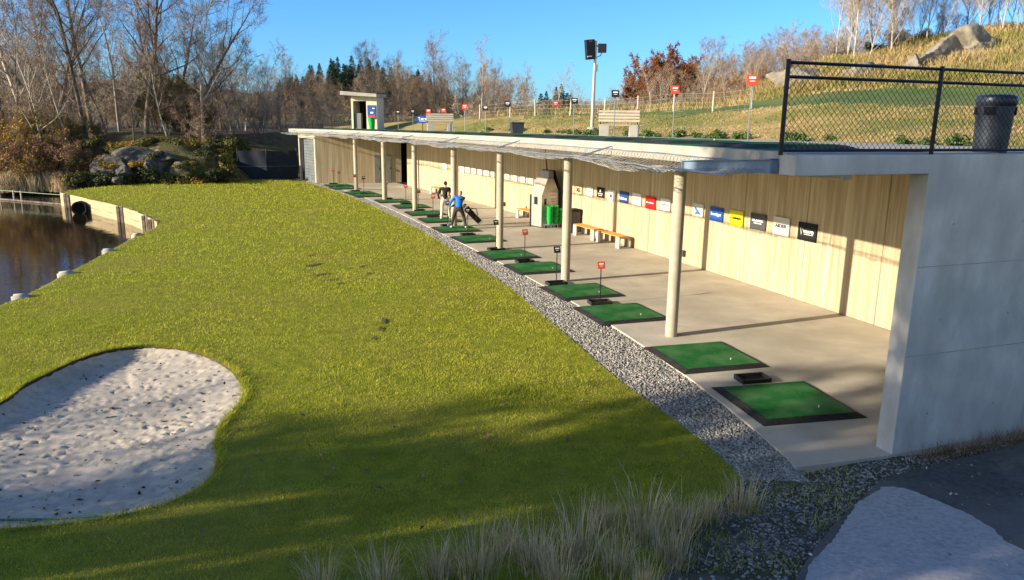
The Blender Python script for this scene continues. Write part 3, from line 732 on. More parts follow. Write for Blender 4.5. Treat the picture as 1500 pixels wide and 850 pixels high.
for u, v, where in ((1002, 385, 'behind the nearest column'), (839, 332, 'behind the second nearest column'), (740, 301, 'behind the third nearest column')):
    p = on_wall(u, v); q = at(u, v, p.y)
    r = thing('socket_box', 'small dark socket box low on the timber wall ' + where, 'socket', (XW(p.y) - .07, p.y, max(.35, p.z)), rot_along(XW, p.y), 'socket boxes on the timber wall')
    MB().box(0, 0, 0, .12, .2, .2).build('case', M['brdgrey'], r, bevel=.01); MB().box(-.065, 0, -.01, .01, .14, .12).build('cover', M['darkmetal'], r)

# ------------------------------------------------------------------ tee mats, ball trays and bay markers
def frustum(mb, w0, l0, w1, l1, z0, z1, m=0):
    vs = [(-w0, -l0, z0), (w0, -l0, z0), (w0, l0, z0), (-w0, l0, z0), (-w1, -l1, z1), (w1, -l1, z1), (w1, l1, z1), (-w1, l1, z1)]
    return mb.add(vs, [(3, 2, 1, 0), (4, 5, 6, 7), (0, 1, 5, 4), (1, 2, 6, 5), (2, 3, 7, 6), (3, 0, 4, 7)], m)
def make_mat(name, label, loc, rz, group):
    r = thing(name, label, 'golf mat', loc, rz, group)
    mb = MB(); frustum(mb, .93, .89, .80, .76, .004, .052)
    mb.build('rubber_edge', M['black'], r, bevel=.006)
    mb = MB(); n = 20; vs = []
    for j in range(n + 1):
        for i in range(n + 1):
            x, y = -.79 + 1.58 * i / n, -.75 + 1.5 * j / n
            vs.append((x, y, .0555 + .004 * noise.noise((x * 3, y * 3, 1)) + .002))
    mb.add(vs, [(j * (n + 1) + i, j * (n + 1) + i + 1, (j + 1) * (n + 1) + i + 1, (j + 1) * (n + 1) + i) for j in range(n) for i in range(n)])
    o = len(mb.v); m_ = mb.build('turf_pad', M['turf'], r, smooth=True)
    MB().lathe([(.006, 0), (.006, .03), (.014, .04)], 8, (.32, -.45, .056)).build('rubber_tee', M['offwhite'], r)
    return r
MATPX = [None, None, None, None, None, None, None, None, (645, 323), (623, 313), (603, 303), (575, 295), (540, 287), (528, 283), (505, 276), (496, 272)]
MATXY = [(4.66, 12.02), (3.89, 14.48), (2.67, 17.9), (1.92, 20.3), (.82, 23.6), (-.16, 25.95), (-1.37, 29.47), (-2.44, 32.1)]
for p in MATPX[8:]: q = un(*p); MATXY.append((q.x, q.y))
ORD = ['nearest', 'second nearest', 'third nearest', 'fourth nearest', 'fifth nearest', 'sixth nearest', 'seventh nearest', '', '', 'tenth nearest', 'eleventh nearest', 'twelfth nearest', 'fourth farthest', 'third farthest', 'second farthest', 'farthest']
MLAB = ['green tee mat nearest the concrete end wall, with an empty tray at its far edge', 'green tee mat just in front of the nearest column, second nearest of the lower mats']
for i in range(2, 16):
    MLAB.append('%s green tee mat on the concrete floor, counting from the end wall' % ORD[i])
MLAB[7] = 'green tee mat under the feet of the golfer in the blue jacket'
MLAB[8] = 'green tee mat under the feet of the golfer in cream trousers'
mat0 = None; mats = []
for i, (x, y) in enumerate(MATXY):
    rz = rot_along(XF, y) + random.uniform(-.025, .025)
    if mat0 is None: mat0 = make_mat('tee_mat', MLAB[0], (x, y, 0), rz, 'green tee mats on the lower floor'); r = mat0
    else: r = dup(mat0, (x, y, 0), rz, MLAB[i])
    mats.append((x, y, rz))
def tray_mb():
    mb = MB()
    mb.box(0, 0, .012, .58, .34, .02)
    for sx in (-1, 1): mb.box(sx * .28, 0, .058, .02, .34, .07)
    for sy in (-1, 1): mb.box(0, sy * .16, .058, .54, .02, .07)
    return mb
r = thing('ball_tray', 'empty black ball tray at the far edge of the nearest mat', 'ball tray', (4.43, 13.09, 0), rot_along(XF, 13))
tray_mb().build('tray', M['black'], r, bevel=.006)
MB().box(0, -.19, .085, .5, .03, .012).build('lip', M['black'], r, bevel=.003)
def make_marker(col, label, loc, rz, h=1.02, tray=True, ps=1.0, group='bay markers on the lower floor'):
    r = thing('bay_marker', label, 'bay marker', loc, rz, group)
    if tray: tray_mb().build('base_tray', M['black'], r, bevel=.006)
    else:
        MB().lathe([(.16, 0), (.16, .02), (.03, .04)], 16).build('base_plate', M['darkmetal'], r)
    MB().tube([(0, 0, .02), (0, 0, h - .06)], .014, 8).build('pole', M['darkmetal'] if tray else M['greymetal'], r)
    t = Matrix.Rotation(math.radians(-18), 3, 'X'); s = .10 * ps
    p = MB().box(0, 0, h, 2 * s, .012, 1.9 * s, t).build('plate', M['red'] if col == 'red' else M['blackplate'], r, bevel=.003)
    wm = MB()
    wm.box(0, -.009, h + .035 * ps, 1.2 * s, .003, .4 * s, t); wm.box(0, -.02 + .006, h - .02 * ps, .9 * s, .003, .12 * s, t)
    wm.build('print', M['white'], p)
    return r
MK = {}
def marker(col, loc, rz, label, h=1.02, tray=True, ps=1.0, group='bay markers on the lower floor'):
    key = (col, tray, ps)
    if key not in MK: MK[key] = make_marker(col, label, loc, rz, h, tray, ps, group); return MK[key]
    return dup(MK[key], loc, rz, label, group, scale=(1, 1, h / (1.02 if tray else 1.32)))
LOWM = {2: ('red', 'red bay marker on a thin pole, nearest red one on the lower floor'), 3: ('black', 'black bay marker in front of the second nearest column'),
        4: ('red', 'red bay marker on a thin pole between the second and third nearest columns'), 5: ('black', 'black bay marker standing right in front of the third nearest column'),
        6: ('black', 'bay marker on a thin pole beside the golf bag'), 7: ('black', 'bay marker behind the legs of the golfer in the blue jacket'), 8: ('red', 'red bay marker left of the golfer in cream trousers'),
        9: ('red', 'red bay marker by the tenth nearest lower mat'), 10: ('red', 'red bay marker by the eleventh nearest lower mat'), 11: ('red', 'red bay marker by the twelfth nearest lower mat'),
        12: ('black', 'black bay marker by the fourth farthest lower mat'), 13: ('red', 'red bay marker by the third farthest lower mat'), 14: ('red', 'red bay marker by the second farthest lower mat'), 15: ('red', 'red bay marker by the farthest lower mat')}
for i, (c, lab) in LOWM.items():
    x, y, rz = mats[i]
    px = Matrix.Rotation(rz, 3, 'Z') @ Vector((-.05 if i != 3 else -.28, 1.08, 0))
    marker(c, (x + px.x, y + px.y, 0), rz + random.uniform(-.1, .1), lab)

# ------------------------------------------------------------------ benches below
def bench_at(label, c, L, rz, supports=(-1, 1)):
    r = thing('slat_bench', label, 'bench', c, rz, 'low benches along the timber wall')
    for k in range(4): pass
    mb = MB()
    for k in range(4): mb.box(-.165 + .11 * k, 0, .445, .095, L, .04)
    mb.build('seat', M['orange'], r, bevel=.005)
    for s in supports:
        mb = MB(); y = s * (L / 2 - .12)
        for dx in (-.19, .19): mb.box(dx, y, .21, .05, .30, .42)
        mb.box(0, y, .40, .33, .30, .044); mb.box(0, y, .025, .33, .30, .05)
        mb.build('leg', M['concrete'], r, bevel=.006)
    return r
def wallspot(y, off): s = slope(XW, y); n = math.hypot(1, s); return (XW(y) - off / n, y + off * s / n, 0)
bench_at('low orange slatted bench on grey block legs, nearest bench on the lower floor', wallspot(28.6, .45), 1.75, rot_along(XW, 28.6))
bench_at('low orange slatted bench butting against the far end of the nearest bench', wallspot(30.45, .45), 1.75, rot_along(XW, 30.5))
bench_at('low orange slatted bench just left of the ball machine', wallspot(35.9, .45), 1.8, rot_along(XW, 35.9))
bench_at('low orange slatted bench far back beside the golfer in cream trousers', wallspot(47.5, .45), 1.8, rot_along(XW, 47.5))

# ------------------------------------------------------------------ ball machine with its baskets and rack
BMY = 33.7
c = wallspot(BMY, .75); rz = rot_along(XW, BMY) + .25
bmx = thing('ball_machine', 'tall steel ball dispensing machine with sloped shoulders and black side trim', 'ball machine', c, rz); bmx.scale = (.78, .80, 1.03)
# local axes: -X faces the tees, -Y faces the camera
prof = [(-.62, .06), (.62, .06), (.62, 1.55), (.22, 2.1), (-.22, 2.1), (-.62, 1.4)]
MB().ext(prof, (0, 0, 0), (1, 0, 0), (0, 0, 1), (0, 1, 0), -.48, .48).build('cabinet', M['stainless'], bmx, bevel=.015)
MB().ext([(-.14, 2.09), (.24, 2.09), (.24, 2.42), (-.14, 2.42)], (0, 0, 0), (1, 0, 0), (0, 0, 1), (0, 1, 0), -.45, .35).build('hopper', M['greymetal'], bmx, bevel=.01)
tr = [(.62, .0), (.70, .0), (.70, 1.62), (.30, 2.44), (.24, 2.44), (.62, 1.6)]
MB().ext(tr, (0, 0, 0), (1, 0, 0), (0, 0, 1), (0, 1, 0), -.53, .52).build('side_trim', M['darkmetal'], bmx, bevel=.008)
MB().ext([(-.66, .0), (-.625, .0), (-.625, 1.4), (-.66, 1.38)], (0, 0, 0), (1, 0, 0), (0, 0, 1), (0, 1, 0), .40, .50).build('front_trim', M['darkmetal'], bmx, bevel=.008)
pnl = MB().ext([(-.66, 1.0), (-.655, 1.0), (-.655, 1.32), (-.66, 1.32)], (-.006, 0, 0), (1, 0, 0), (0, 0, 1), (0, 1, 0), -.12, .12).build('control_panel', M['blackplate'], bmx)
MB().box(-.35, -.484, 1.12, .16, .01, .26).build('coin_panel', M['blackplate'], bmx, bevel=.004)
MB().box(-.34, -.492, 1.18, .07, .01, .08).build('button', M['basket'], bmx)
for z, w in ((1.52, .42), (1.38, .36), (1.22, .40), (1.12, .30)):
    MB().box(.22, -.484, z, w, .006, .05).build('red_print', mat('faded_red', (.62, .24, .17)) if 'fr' not in M else M['fr'], bmx)
hose = MB().tube([(.05, -.1, 2.42), (-.05, -.15, 2.75), (-.28, -.3, 3.2), (-.42, -.4, 3.72)], .035, 8).build('supply_hose', mat('hose_red', (.10, .035, .03)), bmx)
rk = thing('basket_rack', 'steel wire rack holding green ball baskets in front of the ball machine', 'rack', (c[0], c[1], 0), rz)
mb = MB()
for x in (-.42, -.2, .02, .24, .46):
    mb.tube([(x, -.52, .02), (x, -.52, .2)], .012, 6); mb.tube([(x, -.92, .02), (x, -.92, .2)], .012, 6); mb.tube([(x, -.5, .2), (x, -.94, .2)], .012, 6)
for y in (-.52, -.92): mb.tube([(-.48, y, .2), (.52, y, .2)], .014, 6)
mb.build('frame', M['greymetal'], rk)
bk = None
Rz = Matrix.Rotation(rz, 3, 'Z')
for k, x in enumerate((-.28, .02, .32)):
    for j in range(4 - (k == 2)):
        o = Rz @ Vector((x, -.72, .215 + .16 * j)); pos = (c[0] + o.x, c[1] + o.y, o.z)
        lab = 'green plastic ball basket nested in the stacks on the rack by the ball machine'
        if bk is None:
            bk = thing('ball_basket', lab, 'basket', pos, rz, 'green ball baskets stacked on the rack')
            mb = MB(); mb.tube([(0, 0, 0), (0, 0, .02), (0, 0, .29), (0, 0, .30)], [.105, .11, .145, .15], 16, False)
            mb.lathe([(.0, 0), (.105, .002)], 16)
            mb.build('bucket', M['basket'], bk, smooth=True)
            MB().tube([(.15 * math.cos(a), .15 * math.sin(a), .295) for a in np.linspace(0, 2 * PI, 18)], .012, 6).build('rim', M['basket'], bk)
        else: dup(bk, pos, rz + random.uniform(-.3, .3))
p = wallspot(31.9, .35)
r = thing('waste_bin', 'dark grey waste bin beside the ball machine, half hidden by the second nearest column', 'bin', p, rot_along(XW, 31.9))
MB().prism([(-.25, -.25), (.25, -.25), (.25, .25), (-.25, .25)], .0, .92).build('body', M['brdgrey'], r, bevel=.03); MB().box(0, 0, .96, .56, .56, .075).build('lid', M['blackplate'], r, bevel=.02)

# ------------------------------------------------------------------ people
def skin_mesh(name, V, E, Rd, sub=2):
    me = bpy.data.meshes.new(name); me.from_pydata([tuple(v) for v in V], E, [])
    o = bpy.data.objects.new(name, me); COL.objects.link(o)
    md = o.modifiers.new('skin', 'SKIN'); md.use_smooth_shade = True
    for i, r in enumerate(Rd):
        sv = me.skin_vertices[0].data[i]; sv.radius = (r, r) if not hasattr(r, '__len__') else r; sv.use_root = (i == 0)
    ss = o.modifiers.new('sub', 'SUBSURF'); ss.levels = sub; ss.render_levels = sub
    dg = bpy.context.evaluated_depsgraph_get(); out = bpy.data.meshes.new_from_object(o.evaluated_get(dg), depsgraph=dg)
    bpy.data.objects.remove(o); bpy.data.meshes.remove(me); out.name = name; out.materials.clear()
    return out
class Sk:
    def __init__(s): s.V = []; s.E = []; s.R = []
    def p(s, v, r, par=None):
        s.V.append(Vector(v)); s.R.append(r)
        if par is not None: s.E.append((par, len(s.V) - 1))
        return len(s.V) - 1
    def chain(s, par, pts, rs):
        for v, r in zip(pts, rs): par = s.p(v, r, par)
        return par
def hand(s, wrist_i, wrist, d, side, curl):
    """five unequal curled fingers and a thumb leaving the side of the palm"""
    d = Vector(d).normalized(); side = Vector(side).normalized(); nrm = d.cross(side)
    palm = s.p(wrist + d * .055, (.030, .022), wrist_i)
    for k, (off, L) in enumerate(((-.030, .062), (-.010, .074), (.010, .078), (.030, .070))):
        a = wrist + d * .085 + side * -off; b = a + (d * (1 - curl * .3) + nrm * curl * .4).normalized() * L * .5; e = b + (d * (1 - curl) + nrm * curl).normalized() * L * .5
        s.chain(palm, [a, b, e], [.0095, .009, .007])
    a = wrist + d * .035 + side * .032; b = a + (side * .7 + d * .7).normalized() * .03; e = b + (d * .9 + nrm * curl * .5).normalized() * .028
    s.chain(palm, [a, b, e], [.011, .010, .008])
def person(label, loc, rz, J, mats_, hair):
    """J: joints in local metres, +Y is the way the person faces."""
    r = thing('person', label, 'person', loc, rz)
    g = {k: Vector(v) for k, v in J.items()}
    s = Sk(); pel = s.p(g['pelvis'], (.13, .10)); ch = s.p(g['pelvis'].lerp(g['neck'], .45), (.125, .095), pel); ch2 = s.p(g['pelvis'].lerp(g['neck'], .8), (.14, .095), ch)
    nk = s.p(g['neck'], .055, ch2); hd_d = (g['head'] - g['neck']).normalized(); fw = g['face'].normalized()
    h1 = s.p(g['neck'].lerp(g['head'], .45) + fw * .01, .058, nk); h2 = s.p(g['head'], (.078, .092), h1); h3 = s.p(g['head'] + hd_d * .05, (.066, .078), h2); s.p(g['head'] + hd_d * .085, .035, h3)
    s.p(g['head'] + fw * .105 - hd_d * .02, .016, h2)                                   # nose
    rt = hd_d.cross(fw).normalized()
    for q in (-1, 1): s.p(g['head'] + rt * .083 * q - hd_d * .01, .018, h2)            # ears
    for sd in ('l', 'r'):
        sh = s.p(g['sh_' + sd], .055, ch2); el = s.p(g['el_' + sd], .042, sh); wr = s.p(g['wr_' + sd], .028, el)
        d = g['wr_' + sd] - g['el_' + sd]
        hd = g.get('hd_' + sd, d); sidev = (g['pelvis'] - g['wr_' + sd]); sidev = (sidev - hd.normalized() * sidev.dot(hd.normalized()))
        hand(s, wr, g['wr_' + sd], hd, fw if sidev.length < .01 else (fw - hd.normalized() * fw.dot(hd.normalized())), .75)
        hp = s.p(g['hip_' + sd], .095, pel); kn = s.p(g['kn_' + sd], .058, hp); an = s.p(g['an_' + sd], .04, kn)
        s.chain(an, [g['an_' + sd] + Vector((0, 0, -.05)) + g['toe_' + sd] * .3, g['an_' + sd] + Vector((0, 0, -.06)) + g['toe_' + sd]], [.035, .03])
    link('body', skin_mesh('body', s.V, s.E, s.R), M['skin'], r)
    # top with sleeves
    s = Sk(); a = s.p(g['pelvis'] + (g['pelvis'] - g['neck']).normalized() * .12, (.19, .15)); w = s.p(g['pelvis'].lerp(g['neck'], .30), (.165, .125), a); c1 = s.p(g['pelvis'].lerp(g['neck'], .60), (.180, .135), w)
    c2 = s.p(g['pelvis'].lerp(g['neck'], .86), (.165, .115), c1); s.p(g['neck'] - (g['neck'] - g['pelvis']).normalized() * .01, .068, c2)
    for sd in ('l', 'r'):
        sh = s.p(g['sh_' + sd], .078, c2); el = s.p(g['el_' + sd], .062, sh); s.p(g['el_' + sd].lerp(g['wr_' + sd], .92), .045, el)
    link('jacket', skin_mesh('jacket', s.V, s.E, s.R), mats_[0], r)
    # trousers
    s = Sk(); wt = s.p(g['pelvis'].lerp(g['neck'], .26), (.150, .110)); a = s.p(g['pelvis'] + Vector((0, 0, .0)), (.168, .13), wt)
    for sd in ('l', 'r'):
        hp = s.p(g['hip_' + sd] + Vector((0, 0, -.05)), .115, a); md = s.p(g['hip_' + sd].lerp(g['kn_' + sd], .55), .098, hp); kn = s.p(g['kn_' + sd], .08, md); s.chain(kn, [g['kn_' + sd].lerp(g['an_' + sd], .5), g['an_' + sd] + Vector((0, 0, -.01))], [.072, .062])
    link('trousers', skin_mesh('trousers', s.V, s.E, s.R), mats_[1], r)
    for sd in ('l', 'r'):
        an = g['an_' + sd]; t = g['toe_' + sd]
        s = Sk(); a = s.p(an + Vector((0, 0, -.045)) - t * .25, (.045, .04)); b = s.p(an + Vector((0, 0, -.045)) + t * .35, (.048, .038), a); s.p(an + Vector((0, 0, -.058)) + t * 1.05, (.042, .026), b)
        link('shoe', skin_mesh('shoe', s.V, s.E, s.R), M['shoe'], r)
    # hair
    up = hd_d; bmh = bmesh.new(); bmesh.ops.create_uvsphere(bmh, u_segments=20, v_segments=14, radius=1)
    rtv = hd_d.cross(fw).normalized(); fwo = (fw - hd_d * fw.dot(hd_d)).normalized()
    for v in bmh.verts:
        c = v.co.copy(); front = max(0, c.y - .25); low = max(0, -c.z - .1)
        k = (1 - .35 * front * (1 if c.z < .45 else .3)) * (1 - .25 * low)
        v.co = g['head'] + up * (.012 + c.z * .112 * k) + rtv * c.x * .088 * k + fwo * (-.018 + c.y * .102 * k)
    meh = bpy.data.meshes.new('hair'); bmh.to_mesh(meh); bmh.free()
    link('hair', meh, hair, r, True)
    for q in (-1, 1):
        e = g['head'] + rt * .032 * q + fw * .083 + hd_d * .012
        MB().lathe([(.001, -.010), (.009, -.005), (.011, 0), (.009, .005), (.001, .010)], 8, e).build('eye', M['white'], r)
    m_ = g['head'] + fw * .088 - hd_d * .055
    MB().bar(m_ - rt * .024, m_ + rt * .024, .008, .008).build('mouth', mat('lips', (.30, .10, .09)), r)
    return r
q = un(652, 322.5)
J1 = dict(pelvis=(0, 0, .98), neck=(.02, .0, 1.50), head=(.03, .03, 1.635), face=(0, 1, -.05), sh_l=(-.20, 0, 1.42), sh_r=(.21, 0, 1.41), el_l=(-.31, -.02, 1.14), el_r=(.36, -.10, 1.17), wr_l=(-.27, .02, .90), wr_r=(.22, -.06, .98), hd_l=(.05, .05, -1), hd_r=(-.6, .3, -.5),
          hip_l=(-.10, 0, .92), hip_r=(.10, 0, .92), kn_l=(-.13, .03, .50), kn_r=(.16, .05, .50), an_l=(-.17, -.06, .09), an_r=(.24, .02, .09), toe_l=(-.04, .17, 0), toe_r=(.05, .17, 0))
person('person in black top and cream trousers standing with back turned, hand on hip', (q.x, q.y, .06), .12, J1, (M['blackcloth'], M['creamcloth']), M['hair'])
q = un(671, 336)
J2 = dict(pelvis=(.03, -.02, .93), neck=(.06, .24, 1.36), head=(.06, .36, 1.45), face=(-.1, .8, -.6), sh_l=(-.15, .20, 1.32), sh_r=(.24, .19, 1.26), el_l=(-.33, .28, 1.10), el_r=(.02, .40, 1.04), wr_l=(-.42, .34, .88), wr_r=(-.36, .40, .86), hd_l=(-.1, .1, -1), hd_r=(-.3, .0, -.9),
          hip_l=(-.08, -.02, .87), hip_r=(.12, -.02, .87), kn_l=(-.20, .06, .48), kn_r=(.24, .08, .48), an_l=(-.28, -.02, .09), an_r=(.34, .0, .09), toe_l=(-.06, .17, 0), toe_r=(.07, .17, 0))
p2 = person('person in bright blue jacket with black back panel, bent forward gripping a golf club', (q.x, q.y, .06), -.05, J2, (M['bluecloth'], M['greycloth']), M['greyhair'])
s = Sk(); a = s.p((.10, .075, 1.30), (.10, .05)); s.p((.13, .02, 1.20), (.10, .055), a); b = s.p((.21, .14, 1.27), .086, a); s.p((.14, .27, 1.15), .068, b)
link('back_panel', skin_mesh('back_panel', s.V, s.E, s.R), M['blackcloth'], p2)
R2 = Matrix.Rotation(-.05, 3, 'Z')
clb = thing('golf_club', 'golf club with a thin steel shaft held by the person in the blue jacket', 'golf club', (q.x, q.y, .06), -.05)
MB().tube([(-.41, .40, .95), (-.43, .43, .70)], .014, 8).build('grip', M['blackplate'], clb); MB().tube([(-.43, .43, .70), (-.47, .62, .03)], .007, 6).build('shaft', M['greymetal'], clb)
MB().box(-.50, .63, .03, .10, .025, .055).build('head', M['steel'], clb, bevel=.008)
# lime basket of balls by the golfers
q = un(651, 320)
r = thing('ball_basket', 'lime green basket of balls on the floor between the two golfers', 'basket', (q.x + .25, q.y + .55, .06))
MB().tube([(0, 0, 0), (0, 0, .03), (0, 0, .24)], [.10, .11, .15], 14, False).build('bucket', mat('lime', (.22, .60, .03), (.28, .70, .05), 5), r, smooth=True)
mb = MB()
for k in range(14):
    a = k * 2.4; rr = .11 * math.sqrt(k / 14); mb.lathe([(.001, -.021), (.015, -.015), (.021, 0), (.015, .015), (.001, .021)], 8, (rr * math.cos(a), rr * math.sin(a), .20 + .01 * (k % 3)))
mb.build('balls', M['white'], r, kind='stuff')
# golf bag on its stand
q = un(700, 330)
bag = thing('golf_bag', 'black golf bag with white trim tilted on its stand beside the blue jacketed golfer', 'golf bag', (q.x, q.y, 0), .25)
ax0, ax1 = Vector((.12, 0, .12)), Vector((-.50, 0, .74)); ad = (ax1 - ax0).normalized()
MB().tube([ax0, ax0 + ad * .05, ax0 + ad * .3, ax1 - ad * .08, ax1], [.11, .125, .135, .13, .14], 16).build('barrel', M['blackcloth'], bag, smooth='auto')
MB().tube([ax0 - ad * .02, ax0 + ad * .06], [.128, .132], 16).build('base_ring', M['white'], bag)
MB().tube([ax1 - ad * .03, ax1 + ad * .03], [.15, .15], 16).build('collar', M['blackplate'], bag)
side = Vector((ad.z, 0, -ad.x))
for t, w in ((.3, .10), (.55, .09)):
    c_ = ax0 + ad * t + side * .0 + Vector((0, -.13, 0)); MB().tube([c_ - ad * .16, c_ - ad * .1, c_ + ad * .1, c_ + ad * .15], [.03, .075, .075, .03], 10).build('pocket', M['blackcloth'], bag, smooth=True)
for dy in (-.05, .05): MB().bar(ax0 + ad * .1 + Vector((0, dy - .11, 0)) + side * .12, ax0 + ad * .55 + Vector((0, dy - .11, 0)) + side * .1, .02, .02).build('trim', M['white'], bag)
for dy in (-.28, .28): MB().tube([ax1 - ad * .15, (ax1.x + .02 - .22, dy, .0)], .011, 6).build('stand_leg', M['greymetal'], bag)
MB().tube([ax1 - ad * .1 + side * .14, ax1 - ad * .3 + side * .30, ax1 - ad * .55 + side * .15], .02, 6).build('shoulder_strap', M['blackcloth'], bag)
for k in range(7):
    a = k * 2 * PI / 7; o_ = side * .08 * math.cos(a) + Vector((0, .08 * math.sin(a), 0)); t = ax1 + o_ + ad * random.uniform(.14, .26)
    e = MB().tube([ax1 + o_ - ad * .1, t], .008, 6).build('club', M['greymetal'], bag)
    if k < 3: MB().lathe([(.02, -.05), (.05, -.02), (.05, .03), (.02, .05)], 10, t).build('head_cover', M['blackcloth'], e, smooth=True)
    else: MB().box(t.x, t.y, t.z, .085, .02, .05, Matrix.Rotation(a, 3, 'Z')).build('club_head', M['steel'], e, bevel=.006)

# ------------------------------------------------------------------ upper deck
mb = MB(); ys = list(np.arange(10.6, 57.5, 1.0))
A = [(roof_front(y) + .22, y, zr(y) + .006) for y in ys]; Bq = [(roof_front(y) + 2.5, y, zr(y) + .006) for y in ys]; n = len(ys)
mb.add(A + Bq, [(i, n + i, n + i + 1, i + 1) for i in range(n - 1)])
mb.build('deck_turf', M['turf'], kind='structure')
UPM = []
for k, y in enumerate(np.arange(12.6, 56, 2.95)):
    rz = rot_along(XF, y); x = roof_front(y) + 1.35
    dup(mat0, (x, y, zr(y) + .012), rz, 'dark green tee mat lying along the edge of the roof deck', 'tee mats on the roof deck')
UP = [('red', 1103, 118, 1095, 207, 'nearest red bay marker on the roof deck, left of the black fence'), ('red', 992, 128, 985, 203, 'tilted red bay marker on the roof deck, right of the wooden bench'), ('black', 905, 138, 899, 200, 'black bay marker standing in front of the wooden roof bench'),
      ('black', 843, 147, 840, 199, 'black bay marker on the roof deck, left of the floodlight pole'), ('red', 815, 150, 813, 199, 'red bay marker on the roof deck, second left of the floodlight pole'),
      ('black', 744.5, 153, 743, 196, 'black bay marker on the roof deck beside the small roof bin'), ('black', 711.5, 156, 711, 195, 'black bay marker on the roof deck between two red ones and the bin'),
      ('red', 682, 157, 681, 194, 'bright red bay marker on the roof deck right of the far roof bench'), ('red', 651, 160, 650, 193, 'dark red bay marker on the roof deck in front of the far roof bench'),
      ('red', 629.5, 161, 628, 192, 'red bay marker with green pole on the roof deck, right of the oval sign'), ('black', 606, 162, 605, 191, 'black bay marker on the roof deck, left of the oval sign'), ('black', 584, 163, 583.5, 190, 'black bay marker on the roof deck just right of the hut')]
UPY = [15.6, 19.5, 23.2, 26.0, 27.6, 32.5, 35, 38, 41.2, 44, 47.3, 50.5]
for (c, u, v, ub, vb_, lab), y in zip(UP, UPY):
    p = at(ub, vb_, y); h = at(u, v, y).z - zr(y)
    marker(c, (p.x, y, zr(y) + .01), rot_along(XF, y) * .3 + random.uniform(-.15, .15), lab, h, False, 1.15 if y < 30 else 1.3, 'bay markers on the roof deck')
def park_bench(label, loc, rz, k=1.0):
    r = thing('park_bench', label, 'bench', loc, rz); L = 1.55
    mb = MB()
    for i in range(4): mb.box(0, -.18 + .12 * i, .46, L, .10, .04)
    mb.build('seat', M['oldwood'], r, bevel=.005)
    t = Matrix.Rotation(math.radians(-12), 3, 'X'); mb = MB()
    for i in range(4): mb.box(0, .27 + .026 * i, .62 + .115 * i, L, .03, .09, t)
    mb.build('backrest', M['oldwood'], r, bevel=.004)
    for s in (-1, 1):
        MB().box(s * (L / 2 - .22), .0, .22, .36, .46, .44).build('leg', M['concrete'], r, bevel=.012)
        MB().bar((s * (L / 2 - .08), .24, .42), (s * (L / 2 - .08), .385, 1.06), .05, .04, up=Vector((1, 0, 0))).build('back_post', M['darkmetal'], r)
    r.scale = (k, k, k); return r
p = at(906, 203, 23.8); park_bench('weathered slatted bench with square concrete legs on the roof deck, beside the floodlight pole', (p.x, 23.8, zr(23.8) + .006), -.10, .82)
p = at(645, 192, 41.5); park_bench('pale slatted bench far along the roof deck, right of the oval sign', (p.x, 41.5, zr(41.5) + .006), .15, .95)
p = at(757, 199, 29.8)
r = thing('roof_bin', 'small square grey bin standing on the roof deck among the shrubs', 'bin', (p.x, 29.8, zr(29.8) + .006), .2)
mb = MB(); frustum(mb, .20, .20, .24, .24, 0, .44); mb.build('body', M['bin'], r, bevel=.01); MB().box(0, 0, .46, .53, .53, .04).build('lid', M['brdgrey'], r, bevel=.01)
p = at(619, 181, 46.5)
r = thing('oval_sign', 'dark oval sign with small white lettering on a post behind the roof deck', 'sign', (p.x, 46.5, zr(46.5)), 0)
MB().tube([(0, .03, 0), (0, .03, at(619, 178, 46.5).z - zr(46.5))], .025, 8).build('post', M['darkmetal'], r)
zc = at(619, 175, 46.5).z - zr(46.5)
MB().ext([(.42 * math.cos(a), zc + .24 * math.sin(a)) for a in np.linspace(0, 2 * PI, 24, endpoint=False)], (0, 0, 0), (1, 0, 0), (0, 0, 1), (0, 1, 0), -.02, .02).build('panel', M['brdnavy'], r)
lettering('T-sted', .22, .52, r, 0, zc + .03, M['white'], -.026); MB().box(0, -.022, zc - .1, .4, .006, .03).build('rule', M['white'], r)

# floodlight pole
p = at(867, 188, 33.0); hb = p.z; ztop = at(868, 56, 33).z
r = thing('floodlight_pole', 'tall silver floodlight pole with two dark floodlight heads on the brown slope', 'floodlight pole', (p.x, 33.0, hb - .2), 0)
h = ztop - hb
MB().tube([(0, 0, 0), (.02, 0, h * .5), (.04, 0, h + .1)], [.085, .07, .055], 14).build('pole', M['stainless'], r)
MB().lathe([(.2, 0), (.2, .22), (.1, .25)], 14).build('base', M['concrete'], r)
t = Matrix.Rotation(.5, 3, 'Z') @ Matrix.Rotation(-.12, 3, 'Y')
f1 = MB().box(-.20, -.10, h - .27, .44, .16, .80, t).build('floodlight', M['darkmetal'], r, bevel=.02)
MB().box(-.185, -.19, h + .06, .12, .02, .06, t).build('red_mark', M['red'], f1); MB().box(-.22, -.20, h - .55, .22, .02, .045, t).build('white_mark', M['white'], f1)
f2 = MB().box(.32, .02, h - .20, .36, .22, .36, Matrix.Rotation(-.15, 3, 'Z')).build('floodlight', M['darkmetal'], r, bevel=.02)
MB().tube([(.04, 0, h - .1), (.3, .02, h - .16)], .03, 8).build('bracket', M['darkmetal'], r)
MB().tube([(.30, .0, h - .38), (.26, .0, h - .5), (.1, .03, h - .56), (.06, 0, h - .75)], .018, 6).build('cable', M['darkmetal'], r)
MB().box(.11, -.03, h - 1.0, .08, .08, .30).build('junction_box', M['greymetal'], r, bevel=.01)

